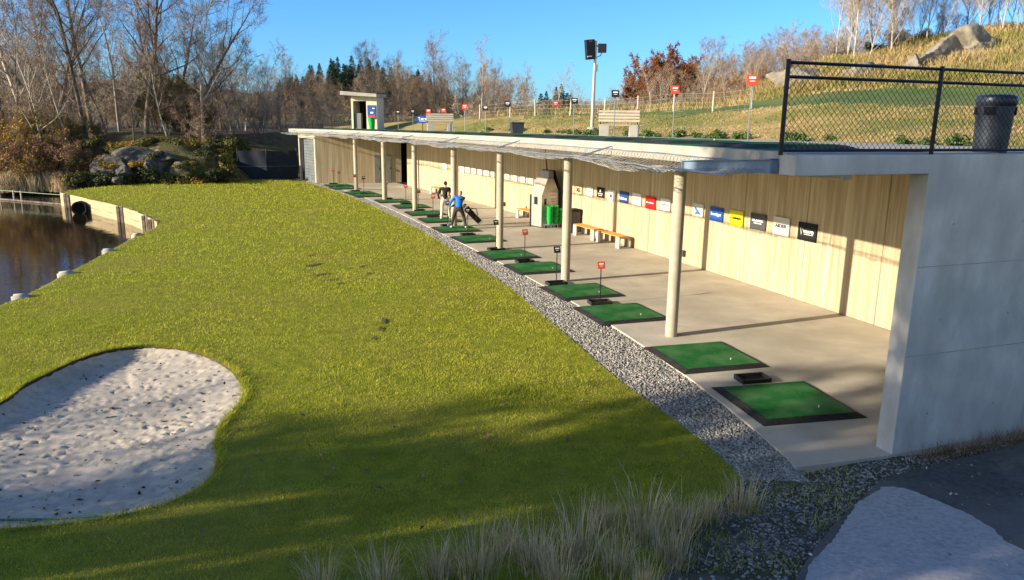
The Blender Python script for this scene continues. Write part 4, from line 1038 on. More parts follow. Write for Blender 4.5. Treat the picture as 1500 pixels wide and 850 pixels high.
# hut on the deck
yh = 52.0; p = at(534, 188, yh); zh = zr(yh) + .006
r = thing('kiosk_hut', 'small pale wooden kiosk hut with overhanging flat roof and dark doorway on the deck', 'hut', (p.x, yh, zh), -.12)
k = yh * 1.02 / F; hw = 18.5 * k; dd = 1.5; hl = (188 - 141) * k; hr_ = hl * .96
mb = MB()
mb.ext([(-hw, 0), (-hw + .14, 0), (-hw + .14, hl), (-hw, hl)], (0, 0, 0), (1, 0, 0), (0, 0, 1), (0, 1, 0), 0, .1)
mb.ext([(.16, 0), (hw, 0), (hw, hl), (.16, hl)], (0, 0, 0), (1, 0, 0), (0, 0, 1), (0, 1, 0), 0, .1)
mb.ext([(-hw + .141, 1.9), (.159, 1.9), (.159, hl), (-hw + .141, hl)], (0, 0, 0), (1, 0, 0), (0, 0, 1), (0, 1, 0), .003, .1)
mb.box(-hw + .05, dd / 2 + .102, hl / 2 - .03, .1, dd, hl - .06); mb.box(hw - .05, dd / 2 + .102, hl / 2 - .03, .1, dd, hl - .06); mb.box(0, dd + .05, hl / 2 - .03, 2 * hw - .21, .1, hl - .06)
mb.build('wall', M['paintwood'], r)
MB().box(0, dd / 2, .01, 2 * hw - .22, dd - .1, .02).build('floor', M['voidshade'], r)
MB().box(0, dd - .02, hl / 2, 2 * hw - .23, .03, hl - .1).build('back_panel', M['voidshade'], r)
mb = MB(); ov = .34
mb.add([(-hw - .55, -.55, hl - .0), (hw + .16, -.55, hl - .12), (hw + .16, dd + .3, hl - .10), (-hw - .55, dd + .3, hl + .02), (-hw - .55, -.55, hl + .26), (hw + .16, -.55, hl + .10), (hw + .16, dd + .3, hl + .13), (-hw - .55, dd + .3, hl + .28)], [(3, 2, 1, 0), (4, 5, 6, 7), (0, 1, 5, 4), (1, 2, 6, 5), (2, 3, 7, 6), (3, 0, 4, 7)])
rf = mb.build('roof', M['fascia'], r, bevel=.01)
mb = MB(); mb.add([(-hw - .57, -.57, hl + .262), (hw + .18, -.57, hl + .102), (hw + .18, dd + .3, hl + .132), (-hw - .57, dd + .3, hl + .282), (-hw - .57, -.57, hl + .31), (hw + .18, -.57, hl + .15), (hw + .18, dd + .3, hl + .18), (-hw - .57, dd + .3, hl + .33)], [(3, 2, 1, 0), (4, 5, 6, 7), (0, 1, 5, 4), (1, 2, 6, 5), (2, 3, 7, 6), (3, 0, 4, 7)])
mb.build('roof_felt', M['blackplate'], rf)
MB().box(-hw + .42, .3, .55, .42, .35, 1.1).build('counter', M['doorgrey'], r, bevel=.01)
nbd = MB().box(hw - .36, -.025, 1.18, .56, .04, .90).build('notice_board', M['brdnavy'], r, bevel=.005)
MB().box(hw - .36, -.05, .86, .52, .006, .22).build('red_strip', M['markred'], nbd); MB().box(hw - .34, -.05, 1.14, .2, .006, .1).build('print', M['white'], nbd); MB().box(hw - .22, -.05, 1.42, .16, .006, .06).build('print', M['white'], nbd)
MB().box(-hw - .02, .75, 1.05, .04, .4, .2).build('plaque', M['brdgrey'], r)
p = at(545.5, 188, yh - .5)
r = thing('green_basket', 'tall green plastic basket leaning against the notice board of the hut', 'basket', (p.x, yh - .55, zh), .3)
mb = MB(); mb.tube([(0, 0, 0), (0, 0, .03), (-.03, 0, .5), (-.06, 0, .80)], [.14, .16, .22, .25], 14, False); mb.lathe([(.02, .002), (.15, .004)], 14)
mb.build('bucket', M['basket'], r, smooth=True); MB().tube([(-.06 + .25 * math.cos(a), .25 * math.sin(a), .80) for a in np.linspace(0, 2 * PI, 16)], .018, 6).build('rim', M['basket'], r)

# railings on the deck
def railing(label, pts, h, bays, mats_, cell=.22, wire_r=.006, rails=(1.0, .05), post_r=.025, cat='fence'):
    """posts along PTS (each a base point), rails, and diagonal wire mesh"""
    c = Vector(pts[0]); r = thing('chain_link_fence', label, cat, c)
    P = [Vector(p) - c for p in pts]
    for p in P: MB().tube([p, p + Vector((0, 0, h))], post_r, 10).build('post', mats_[0], r)
    for k in rails:
        MB().tube([p + Vector((0, 0, h * k - (.02 if k > .9 else 0))) for p in P], post_r * .7, 8).build('rail', mats_[0], r)
    mb = MB()
    top = max(k for k in rails if k < .999) if len(rails) > 2 else 1.0
    for a, b in zip(P[:-1], P[1:]):
        L = (b - a).length; d = (b - a) / L; H = h * top - .06
        s = -H
        while s < L:
            for sg in (0, 1):
                x0, x1 = max(0, s), min(L, s + H)
                if x1 <= x0: continue
                z0, z1 = (x0 - s, x1 - s) if sg == 0 else (H - (x0 - s), H - (x1 - s))
                wire(mb, a + d * x0 + Vector((0, 0, .05 + z0)), a + d * x1 + Vector((0, 0, .05 + z1)), wire_r)
            s += cell
    mb.build('wire_mesh', mats_[0], r)
    return r
f0 = at(1150, 226, 9.72); f1_ = at(1360, 230, 10.42); st = (f1_ - f0)
st.z = 0; L_ = st.length; st = WD * L_
f0.x -= .22; L_ *= 1.05
base = Vector((f0.x, beam_y(f0.x) + .09, 4.23))
pts = [base + WD * (L_ * k) for k in range(0, 4)]
railing('black chain link fence with double top rail along the concrete end wall', [tuple(p) for p in pts], 1.12, 2, (M['darkmetal'],), .088, .0032, (.985, .82, .05), .028)
p = at(1458, 224, 11.0)
r = thing('litter_bin', 'tall dark grey round litter bin with slotted lid behind the black fence', 'bin', (p.x - .06, 11.05, 4.15), .2); r.scale = (.92, .92, .94)
MB().lathe([(.235, .05), (.262, .70), (.265, .78)], 28).build('body', M['bin'], r, smooth='auto')
MB().lathe([(.25, 0), (.25, .05)], 28).build('base_ring', M['greymetal'], r)
lid = MB().lathe([(.268, .781), (.282, .80), (.285, .90), (.265, .93), (.20, .95), (.02, .955)], 28).build('lid', M['bin'], r, smooth='auto')
for a in (-2.6, -.6, 1.0, 2.5): MB().box(.262 * math.cos(a), .262 * math.sin(a), .71, .03, .16, .12, Matrix.Rotation(a, 3, 'Z')).build('slot', M['blackplate'], r, bevel=.006)
pts = [at(u, v, y) for u, v, y in ((419, 189, 60.0), (452, 189, 57.6), (486, 189, 55.4), (519, 189, 53.0))]
railing('dark thin railing fence on the deck left of the kiosk hut', [(p.x, p.y, zr(p.y)) for p in pts], 1.15, 3, (M['darkmetal'],), .3, .006, (1.0, .5, .05), .03)

# deer fence on the crest of the brown slope
fp = []
for u in (700, 744, 781, 832, 882, 931, 983, 1040, 1096):
    D, Z = hill_prof(u); y = D[3] + 1.0; x = (u - 750) / 1100 * .9755 * y; fp.append(Vector((x, y, hill_h(x, y) - .1)))
c = fp[0]; r = thing('deer_fence', 'tall wire deer fence on pale wooden posts along the crest of the brown slope', 'fence', c)
for p in fp:
    q = p - c; MB().tube([q, q + Vector((random.uniform(-.05, .05), 0, 1.02))], [.055, .045], 8).build('post', M['oldwood'], r)
mb = MB()
for a, b in zip(fp[:-1], fp[1:]):
    n = int((b - a).length / .30)
    for k in range(n):
        q = a.lerp(b, k / n) - c; wire(mb, q, q + Vector((0, 0, .93)), .006)
    for z in (.1, .3, .5, .72, .93): wire(mb, a - c + Vector((0, 0, z)), b - c + Vector((0, 0, z)), .006)
mb.build('wire_mesh', M['oldwood'], r)

# dark net fence beside the garage bay
pts = [un(350, 262, 0), un(392, 262, 0), un(436, 261, 0)]
c = pts[0]; r = thing('net_fence', 'dark fabric net fence hung between posts left of the garage door', 'fence', c)
mb = MB()
P = [p - c for p in pts]
for a, b in zip(P[:-1], P[1:]):
    d = (b - a).normalized(); n = 14; L = (b - a).length; vs = []
    for j in range(9):
        for i in range(n + 1):
            t = i / n; z = 2.15 * j / 8; q = a + d * (L * t); vs.append((q.x, q.y + .06 * math.sin(t * 9 + j * .5), z + .0 - .06 * math.sin(PI * t) * (j / 8)))
    mb.add(vs, [(j * (n + 1) + i, j * (n + 1) + i + 1, (j + 1) * (n + 1) + i + 1, (j + 1) * (n + 1) + i) for j in range(8) for i in range(n)])
mb.build('fabric', M['tarp'], r, smooth=True)
for p in P: MB().tube([p, p + Vector((0, 0, 2.3))], .04, 8).build('post', M['darkmetal'], r)
MB().tube([p + Vector((0, -.07, .95)) for p in P], .012, 6).build('wire', M['greymetal'], r)

# ------------------------------------------------------------------ pond edge
bp = [Vector((p[0], p[1], -.03)) for p in smooth_loop(bank, 1.4, False)]
c = bp[0]; r = thing('timber_retaining_wall', 'pale plank retaining wall with dark posts along the far bank of the pond', 'retaining wall', c)
bp2 = [p - c for p in bp]; mb = MB()
for a, b in zip(bp2[:-1], bp2[1:]):
    d = (b - a).normalized(); n_ = Vector((d.y, -d.x, 0)); q = d.copy()
    for z0, z1 in ((-.95, -.42), (-.40, .06)):
        mb.ext([(0, z0), ((b - a).length - .015, z0), ((b - a).length - .015, z1 + random.uniform(-.02, .02)), (0, z1 + random.uniform(-.02, .02))], a, d, (0, 0, 1), n_, 0, .08)
mb.build('planks', M['plank'], r)
for u, v in ((93, 288), (163, 304), (206, 318), (222, 325)):
    p = P2(u, v); q = min(bp, key=lambda k: (k.x - p[0]) ** 2 + (k.y - p[1]) ** 2) - c
    MB().box(q.x - .12, q.y - .16, -.42, .14, .12, 1.02).build('post', M['bark'], r, bevel=.01); MB().box(q.x + .20, q.y - .40, -.42, .14, .12, 1.02).build('post', M['bark'], r, bevel=.01)
p = P2(120, 293); q = Vector((p[0], p[1] - .3, -.45))
r = thing('drain_pipe', 'black round drain pipe mouth sticking out of the plank wall into the pond', 'pipe', q, .35)
MB().tube([(0, .5, 0), (0, -.25, -.02)], [.36, .36], 18, False).build('pipe', M['blackplate'], r); MB().tube([(.36 * math.cos(a), -.25, .36 * math.sin(a)) for a in np.linspace(0, 2 * PI, 18)], .035, 6).build('rim', M['blackplate'], r); MB().tube([(0, .1, 0), (0, .11, 0)], .35, 18).build('inside', M['voidshade'], r)
EL = ['pale edging stone at the pond corner below the plank wall', 'pale edging stone half way along the near pond bank', 'large pale edging stone on the near pond bank', 'pale edging stone on the pond bank nearest the left frame edge']
for (u, v), lab in zip(((204, 344), (163, 367), (101, 400), (37, 434)), EL):
    p = P2(u, v, .0); me = MB().box(0, 0, 0, .42, .30, .34).mesh('edging_stone')
    bm = bmesh.new(); bm.from_mesh(me); bmesh.ops.bevel(bm, geom=bm.edges[:], offset=.05, segments=2, affect='EDGES')
    for v_ in bm.verts: v_.co += Vector(noise.noise_vector(v_.co * 3 + Vector((u, 0, 0)))) * .04
    bm.to_mesh(me); bm.free()
    link('edging_stone', me, M['concrete'], None, True, label=lab, cat='stone', group='pale edging stones along the pond', loc=(p[0] - .1, p[1], -.12), rotz=u * .1)
sh = [Vector((p[0] - .04, p[1], -.06)) for p in smooth_loop(shore, .8, False)]
mb = MB()
for a, b in zip(sh[:-1], sh[1:]):
    d = (b - a).normalized(); mb.ext([(0, -.8), ((b - a).length, -.8), ((b - a).length, .0), (0, .0)], a, d, (0, 0, 1), Vector((d.y, -d.x, 0)), -.05, .05)
mb.build('bank_edging', M['plank'], label='weathered board edging between lawn and pond along the near bank', cat='edging')
# boom of floating pipe with cables
pts = [P2(-60, 279, -.35), P2(0, 284, -.35), P2(20, 285.5, -.35), P2(31, 286.5, -.35), P2(90, 291, -.35)]
c = Vector((pts[1][0], pts[1][1], WATER_Z)); r = thing('pond_boom', 'thin pipe boom with pale green cable on short posts across the pond', 'boom', c)
Q = [Vector((p[0], p[1], 0)) - Vector((c.x, c.y, 0)) for p in pts]
MB().tube([q + Vector((0, 0, .62)) for q in Q], .022, 6).build('cable', mat('cable_green', (.20, .27, .19)), r)
MB().tube([q + Vector((0, 0, .05)) for q in Q], .06, 8).build('pipe', M['bark'], r)
for q in Q[1:4]: MB().tube([q + Vector((0, 0, -.3)), q + Vector((0, 0, .7))], .05, 8).build('post', M['oldwood'], r)
# hose across the bunker's near end
pts = []
for u, v in ((-90, 759), (0, 759.5), (60, 759), (110, 758), (136, 757.5), (150, 764)):
    p = ong(u, v, -.10); z = float(sand_vec(np.array([[p.x, p.y]]))[0]); pts.append((p.x, p.y, z + .03))
MB().tube(smooth3 := pts, .016, 8).build('garden_hose', M['hose'], smooth=True, label='thin green hose lying across the near end of the sand bunker', cat='hose')

# ------------------------------------------------------------------ vegetation builders
class TriB:
    def __init__(s): s.V = []; s.T = []; s.n = 0
    def add(s, V, T): V = np.asarray(V, dtype=np.float32).reshape(-1, 3); s.V.append(V); s.T.append(np.asarray(T, dtype=np.int32).reshape(-1, 3) + s.n); s.n += len(V)
    def mesh(s, name): return np_mesh(name, np.concatenate(s.V), np.concatenate(s.T))
def norm(a): return a / np.maximum(1e-9, np.linalg.norm(a, axis=-1, keepdims=True))
def leaf_quads(P, N, size, aspect=.6, droop=None):
    """diamond leaves, two triangles each; P (n,3) centres, N rough normals, size (n,)"""
    n = len(P); N = norm(N); r = norm(np.cross(N, rng.normal(size=(n, 3)))); q = np.cross(N, r); size = np.asarray(size).reshape(-1, 1)
    V = np.stack([P - r * size, P - q * size * aspect + N * size * .15, P + r * size, P + q * size * aspect + N * size * .15], 1).reshape(-1, 3)
    b = np.arange(n)[:, None] * 4
    return V, np.concatenate([b + [0, 1, 2], b + [0, 2, 3]], 0)
def twig_tris(A, Bp, w):
    """thin flat triangles from A to B, base width w"""
    n = len(A); d = norm(Bp - A); s = norm(np.cross(d, rng.normal(size=(n, 3)))) * np.asarray(w).reshape(-1, 1) * .5
    V = np.stack([A - s, A + s, Bp], 1).reshape(-1, 3)
    return V, (np.arange(n)[:, None] * 3 + [0, 1, 2])
def rec_tree(seed, h, r0, limbs=9, lean=0.0, spread=.6, up=.45, first=.25, sub=7, fine=7, wob=.10, levels=3, tw=.016, leaves=0, leaf_size=.06, nstem=1, droop=0.0, finelen=.55, limbk=1.0):
    R = random.Random(seed); wood = MB(); segs = []
    tips = []
    def rv(s): return Vector((R.gauss(0, s), R.gauss(0, s), R.gauss(0, s)))
    def branch(p, d, L, r, lev):
        n = {0: 9, 1: 6, 2: 4, 3: 3}[lev]; pts = [p.copy()]; rad = [r]; dirs = []
        for i in range(n):
            t = (i + 1) / n
            d = (d + rv(wob * (1.0 if lev else .55)) + Vector((0, 0, (up if lev else .12) * .22 - droop * lev * .08))).normalized()
            p = p + d * (L / n); pts.append(p.copy()); rad.append(max(r * (1 - t) ** .8 * .9 + r * .06, .004)); dirs.append(d.copy())
        if lev == 0: wood.tube(pts, rad, 8, False)
        elif lev == 1: wood.tube(pts, rad, 5, False)
        else:
            for a, b, ra in zip(pts[:-1], pts[1:], rad): segs.append((a, b, max(ra * 2, tw * 1.3)))
        if lev < levels:
            m = {0: limbs, 1: sub, 2: sub - 1}[lev]
            for k in range(m):
                t = first + (1 - first) * (k + R.random()) / m if lev == 0 else .2 + .78 * (k + R.random()) / m
                f = t * n; i = min(n - 1, int(f)); q = pts[i].lerp(pts[i + 1], f - i); dd = dirs[i]
                ax = dd.cross(rv(1)).normalized(); ang = spread * R.uniform(.7, 1.3)
                nd = (dd * math.cos(ang) + ax * math.sin(ang)).normalized()
                ll = L * limbk * (.52 * (1 - .62 * t) + .10) * R.uniform(.6, 1.3) if lev == 0 else L * (.50 * (1 - .5 * t) + .06) * R.uniform(.7, 1.2)
                branch(q, nd, ll, max(rad[i] * .55, .006), lev + 1)
        else:
            for k in range(fine):
                f = R.random() * n; i = min(n - 1, int(f)); q = pts[i].lerp(pts[i + 1], f - i)
                nd = (dirs[i] * .8 + rv(.55) + Vector((0, 0, .12 - droop * .5))).normalized(); e = q + nd * finelen * R.uniform(.5, 1.2)
                segs.append((q, e, tw)); tips.append((q, e))
    for k in range(nstem):
        a = 2 * PI * k / max(1, nstem) + R.random(); o = Vector((math.cos(a), math.sin(a), 0)) * (0 if nstem == 1 else .12 + .1 * R.random())
        d = Vector((lean, 0, 1)) + (o * 2.2 * R.uniform(.6, 1.3) if nstem > 1 else rv(.03))
        branch(o + Vector((0, 0, -.25)), d.normalized(), h * R.uniform(.8, 1.05) if nstem > 1 else h, r0, 0)
    tb = TriB()
    A = np.array([s[0] for s in segs]); Bq = np.array([s[1] for s in segs]); w = np.array([s[2] for s in segs])
    tb.add(*twig_tris(A, Bq + (Bq - A) * .15, w))
    lf = None
    if leaves:
        T0 = np.array([t[0] for t in tips]); T1 = np.array([t[1] for t in tips]); idx = rng.integers(0, len(tips), leaves)
        P = T0[idx] + (T1[idx] - T0[idx]) * rng.random((leaves, 1)) + rng.normal(size=(leaves, 3)) * .05
        lb = TriB(); lb.add(*leaf_quads(P, rng.normal(size=(leaves, 3)) + [0, 0, .6], leaf_size * rng.uniform(.6, 1.3, leaves))); lf = lb
    return wood, tb, lf
def tree_proto(name, label, cat, group, barkm, twigm, leafm=None, **k):
    wood, tb, lf = rec_tree(**k)
    r = thing(name, label, cat, (0, 0, -60), 0, group)
    wood.build('trunk', barkm, r, smooth=True)
    link('crown', tb.mesh('crown'), twigm, r)
    if lf: link('leaves', lf.mesh('leaves'), leafm, r, kind='stuff')
    return r
USED = set()
def place(proto, loc, rz, label=None, group=None, scale=1, tilt=None):
    if proto.name not in USED:
        USED.add(proto.name); proto.location = loc; proto.rotation_euler = (tilt[0] if tilt else 0, tilt[1] if tilt else 0, rz)
        proto.scale = (scale,) * 3 if not hasattr(scale, '__len__') else scale
        if label: proto['label'] = label
        if group: proto['group'] = group
        return proto
    return dup(proto, loc, rz, label, group, scale, tilt)
def clump_mesh(name, blobs, n, size, seed=0, aspect=.6, shell=.45, up=.4):
    """leaf cloud: ellipsoid blobs (cx,cy,cz,rx,ry,rz) with leaves denser towards the outside and gaps between"""
    g = np.random.default_rng(seed); P = []; Nn = []
    w = np.array([b[3] * b[4] * b[5] for b in blobs]) ** .67; w = (w / w.sum() * n).astype(int)
    for b, k in zip(blobs, w):
        d = norm(g.normal(size=(k, 3))); r = (shell + (1 - shell) * g.random((k, 1))) * (1 + .22 * g.normal(size=(k, 1)))
        P.append(np.array(b[:3]) + d * r * np.array(b[3:])); Nn.append(d + g.normal(size=(k, 3)) * .6 + [0, 0, up])
    P = np.concatenate(P); Nn = np.concatenate(Nn); ok = P[:, 2] > .0
    P, Nn = P[ok], Nn[ok]
    V, T = leaf_quads(P, Nn, size * g.uniform(.6, 1.4, len(P)), aspect)
    return np_mesh(name, V, T)
def conifer(seed, h, R0, n=2600):
    g = np.random.default_rng(seed); A = []; D = []
    wh = int(h * 2.6)
    for i in range(wh):
        z = h * (.06 + .94 * (i + g.random() * .6) / wh); R = R0 * (1 - z / h) ** .8 * g.uniform(.75, 1.15) + .12; k = int(6 + 6 * (1 - z / h))
        for j in range(k):
            a = 2 * PI * (j + g.random()) / k; L = R * g.uniform(.7, 1.2); m = max(3, int(L * 7))
            t = np.linspace(.15, 1, m)[:, None]; dirv = np.array([math.cos(a), math.sin(a), 0])
            p = dirv * L * t + np.array([0, 0, z]) + np.array([0, 0, -1]) * (.35 * L * t ** 1.6) + g.normal(size=(m, 3)) * .06
            A.append(p); D.append(np.tile(dirv + [0, 0, -.35], (m, 1)))
    P = np.concatenate(A); Dv = np.concatenate(D); P = np.repeat(P, 2, 0); Dv = np.repeat(Dv, 2, 0) + g.normal(size=(len(P), 3)) * .45
    E = P + norm(Dv) * g.uniform(.25, .55, (len(P), 1))
    s = norm(np.cross(Dv, g.normal(size=Dv.shape))) * .11
    V = np.stack([P - s, P + s, E], 1).reshape(-1, 3)
    return np_mesh('foliage', V, np.arange(len(P))[:, None] * 3 + [0, 1, 2])
def gz(x, y): return wood_h(x, y)

# ---- bare trees: prototypes
WOODG = 'bare trees of the dense wood behind pond and range'
A1 = tree_proto('bare_tree', '', 'tree', WOODG, M['bark'], M['twig'], seed=11, h=12, r0=.15, limbs=17, first=.26, sub=6, fine=6, spread=.95, limbk=.66, wob=.13, up=.55)
A2 = tree_proto('bare_tree', '', 'tree', WOODG, M['bark'], M['twig'], seed=23, h=11, r0=.14, limbs=17, first=.2, sub=6, fine=7, spread=.85, wob=.16, limbk=.75)
A3 = tree_proto('bare_tree', '', 'tree', WOODG, M['palebark'], M['twig_pale'], seed=31, h=12, r0=.12, limbs=18, first=.24, sub=5, fine=6, spread=.8, up=.7, limbk=.58, wob=.12)
A4 = tree_proto('bare_tree', '', 'tree', WOODG, M['bark'], M['twig'], seed=47, h=10, r0=.13, limbs=10, first=.25, sub=6, fine=6, spread=.75, nstem=3, wob=.14, limbk=.7)
S1 = tree_proto('bare_shrub', '', 'shrub', 'bare brown shrubs of the wood understorey', M['bark'], M['twig'], seed=5, h=5, r0=.05, limbs=6, first=.2, sub=5, fine=6, spread=.8, nstem=4, up=.5, tw=.018, finelen=.45, wob=.18, limbk=.8)
S2 = tree_proto('bare_shrub', '', 'shrub', 'bare brown shrubs of the wood understorey', M['bark'], M['twig_pale'], seed=9, h=4.5, r0=.045, limbs=6, first=.2, sub=5, fine=6, spread=.85, nstem=5, up=.45, tw=.018, finelen=.45, wob=.2, limbk=.8)
A5 = tree_proto('bare_tree', '', 'tree', WOODG, M['palebark'], M['twig'], seed=53, h=10, r0=.075, limbs=14, first=.35, sub=5, fine=6, spread=.7, limbk=.5, up=.8, wob=.09)
A6 = tree_proto('bare_tree', '', 'tree', WOODG, M['bark'], M['twig_pale'], seed=59, h=10, r0=.085, limbs=15, first=.3, sub=5, fine=6, spread=.8, limbk=.6, up=.6, wob=.14)
SP = thing('spruce_tree', '', 'tree', (0, 0, -60), 0, 'dark spruces on the far wooded hill'); link('foliage', conifer(3, 13, 2.5), M['spruce'], SP); MB().tube([(0, 0, -.5), (0, 0, 12.5)], [.2, .03], 7).build('trunk', M['bark'], SP)
SP2 = thing('spruce_tree', '', 'tree', (0, 0, -60), 0, 'dark spruces on the far wooded hill'); link('foliage', conifer(8, 11, 2.9), M['spruce'], SP2); MB().tube([(0, 0, -.5), (0, 0, 10.5)], [.2, .03], 7).build('trunk', M['bark'], SP2)
LSH = []
for k, (m_, nm) in enumerate((('leaf_olive', 'olive'), ('leaf_gold', 'golden'), ('leaf_rust', 'rust'))):
    wood, tb, lf = rec_tree(seed=60 + k, h=4.2, r0=.05, limbs=7, first=.1, sub=5, fine=8, spread=.6, nstem=6, up=.4, tw=.018, leaves=5200, leaf_size=.085)
    r = thing('leafy_shrub', '', 'shrub', (0, 0, -60), 0, nm + ' leaved shrubs along the far pond bank')
    wood.build('stems', M['bark'], r, smooth=True); link('twigs', tb.mesh('twigs'), M['twig'], r); link('leaves', lf.mesh('leaves'), M[m_], r, kind='stuff'); LSH.append(r)
BEE = tree_proto('copper_tree', '', 'tree', 'copper leaved trees behind the deer fence', M['bark'], M['twig'], M['leaf_red'], seed=77, h=8, r0=.16, limbs=14, first=.15, sub=6, fine=6, spread=.7, leaves=9000, leaf_size=.11)

def px_place(proto, u, vbase, y, htpx=None, h0=None, rz=None, label=None, group=None, zf=gz, tilt=None, sc=None):
    """stand a plant at distance y on the terrain where picture column u crosses it; HTPX gives its height in photo pixels"""
    p = at(u, vbase if vbase else 200, y); z = zf(p.x, y) - .05
    top = at(u, htpx, y).z if htpx is not None else None
    s = sc if sc else max(.2, (top - z) / h0)
    return place(proto, (p.x, y, z), rz if rz is not None else random.uniform(0, 6.28), label, group, s, tilt)
# individually recognisable big trees on the left
BIG = [(A3, 45, 61, -130, 12, (0, -.26), 'pale barked bare tree leaning left at the left edge of the pond wood'),
       (A2, 128, 60, -95, 11, (0, -.10), 'dark crooked bare tree with a forked top standing left of the wood gap'),
       (A1, 136, 66, -120, 12, (0, .02), 'slender straight bare tree just right of the crooked dark tree'),
       (A1, 214, 60, -140, 12, (0, -.06), 'tall straight dark trunk rising beside the gap in the wood'),
       (A4, 262, 63, -70, 10, (0, -.06), 'large spreading bare tree with several rising limbs above the rock outcrop'),
       (A3, 297, 61, -55, 12, (0, .02), 'slender pale bare tree with hanging twigs right of the spreading tree'),
       (A2, 340, 72, 60, 11, None, 'rounded bare tree with fine brown twigs right of the pale slender tree'),
       (A3, 389, 68, 70, 12, None, 'thin pale trunked bare tree standing behind the net fence'),
       (A2, 12, 66, -90, 11, (0, -.12), 'bare tree with spreading limbs in the far left corner of the wood'),
       (A4, 75, 70, -60, 10, None, 'many stemmed bare tree between the leaning pale tree and the crooked tree'),
       (A1, 545, 78, 78, 12, None, 'bare tree whose pale crown rises directly behind the hut'),
       (A2, 569, 66, 72, 11, None, 'dark trunked bare tree immediately right of the hut'),
       (A1, 640, 74, 62, 12, None, 'tall round crowned bare tree above the oval sign'),
       (A2, 664, 78, 72, 11, None, 'bare tree right of the tall round crowned tree')]
for pr_, u, y, top, h0, tilt, lab in BIG:
    px_place(pr_, u, 200, y, top, h0, label=lab, tilt=tilt)
R = random.Random(99)
for k, (u, y, top, tl) in enumerate(((-25, 58, -60, -.08), (22, 60, -30, -.05), (60, 57, 10, -.14), (88, 62, -70, .02), (104, 58, 0, -.10), (158, 60, 20, .04), (176, 64, -40, -.03), (232, 66, -30, .03), (248, 59, 40, -.06), (283, 66, 10, .05), (312, 64, 40, .0), (325, 70, 30, .04), (360, 72, 62, .03), (196, 58, 60, .02))):
    px_place((A5, A6, A3, A1)[k % 4], u, 200, y, top, (10, 10, 12, 12)[k % 4], label='tall slim bare tree rising above the wood on the left', group='tall slim bare trees of the left wood', tilt=(0, tl))
# the mass of the wood
for k in range(104):
    u = -140 + 900 * k / 104 + R.uniform(-8, 8); y = R.uniform(66, 96)
    top = np.interp(u, [-140, 0, 200, 330, 430, 520, 600, 680, 740, 790], [40, 60, 78, 88, 118, 108, 98, 95, 118, 135]) + R.uniform(-12, 42)
    pr_, h0 = R.choice(((A1, 12), (A2, 11), (A3, 12), (A4, 10), (A5, 10), (A6, 10), (A5, 10), (A6, 10)))
    px_place(pr_, u, 190, y, top, h0, label='bare grey brown tree in the dense wood behind the pond and the range', group=WOODG)
for k in range(62):
    u = -150 + 980 * k / 62 + R.uniform(-8, 8); y = R.uniform(60, 84) if u > 330 else R.uniform(57, 80)
    top = np.interp(u, [-150, 0, 330, 430, 700, 830], [128, 124, 132, 142, 146, 156]) + R.uniform(-10, 28)
    px_place(R.choice((S1, S2)), u, 190, y, top, 5.2, label='bare brown shrub in the understorey of the wood', group='bare brown shrubs of the wood understorey')
for k in range(40):
    u = 1020 + 190 * k / 40 + R.uniform(-5, 5); y = R.uniform(60, 76); top = np.interp(u, [1020, 1060, 1110, 1160, 1210], [118, 96, 80, 78, 76]) + R.uniform(-4, 30)
    px_place(R.choice((LSH[2], A4, S1, S2, LSH[0], S2)), u, 130, y, top, 6.5, label='brown leafless or rusty bush on the wooded ridge beside the grassy hill', zf=lambda x, y: hill_h(x, y) - .3, group='bushes on the ridge beside the grassy hill')
for k in range(50):
    u = 690 + 260 * k / 50 + R.uniform(-5, 5); y = R.uniform(78, 100); top = np.interp(u, [690, 740, 800, 860, 950], [124, 132, 152, 152, 144]) + R.uniform(-5, 10)
    px_place(R.choice((A4, S1, S2, A6)), u, 165, y, top, 8, label='low bare tree in the band of wood behind the deer fence', zf=lambda x, y: 4.6, group='band of bare wood behind the deer fence')
for k in range(46):     # thin bare saplings behind the deer fence
    u = 690 + 420 * k / 46 + R.uniform(-5, 5); D, Z = hill_prof(u); y = D[4] + R.uniform(3, 14)
    top = np.interp(u, [690, 760, 785, 860, 920, 940, 1040, 1110], [125, 118, 142, 150, 146, 138, 130, 120]) + R.uniform(-8, 22)
    px_place(R.choice((S2, S1, A3)), u, 170, y, top, 5.2 if k % 3 else 7, label='thin bare bush behind the deer fence', group='thin bare bushes behind the deer fence', zf=hill_h)
for k in range(70):
    u = -150 + 860 * k / 70 + R.uniform(-8, 8); y = R.uniform(76, 104)
    top = np.interp(u, [-150, 0, 330, 430, 700], [92, 96, 104, 122, 128]) + R.uniform(-14, 26)
    px_place(R.choice((A2, A4, S1, A6)), u, 180, y, top, 8.5, label='bare grey brown tree in the dense wood behind the pond and the range', group=WOODG)
# spruces on the far hill
spz = lambda x, y: ridge_h(x, y) - .3
for k in range(110):
    u = R.uniform(405, 668); y = R.uniform(135, 185)
    top = np.interp(u, [400, 440, 490, 520, 600, 670], [128, 105, 86, 85, 98, 128]) + R.uniform(-4, 22)
    px_place(R.choice((SP, SP2)), u, 160, y, top, 12.5, label='dark spruce on the far hill behind the bare wood', zf=spz, group='dark spruces on the far wooded hill')
for k, (u, top) in enumerate(((792, 131), (800, 137), (814, 131), (822, 127), (830, 130), (806, 141), (836, 140), (845, 150), (858, 152))):
    px_place(R.choice((SP, SP2)), u, 165, 76 + 2 * k, top - 2, 12.5, label='dark spruce in the small clump left of the floodlight pole', zf=lambda x, y: 4, group='spruce clump left of the floodlight pole')
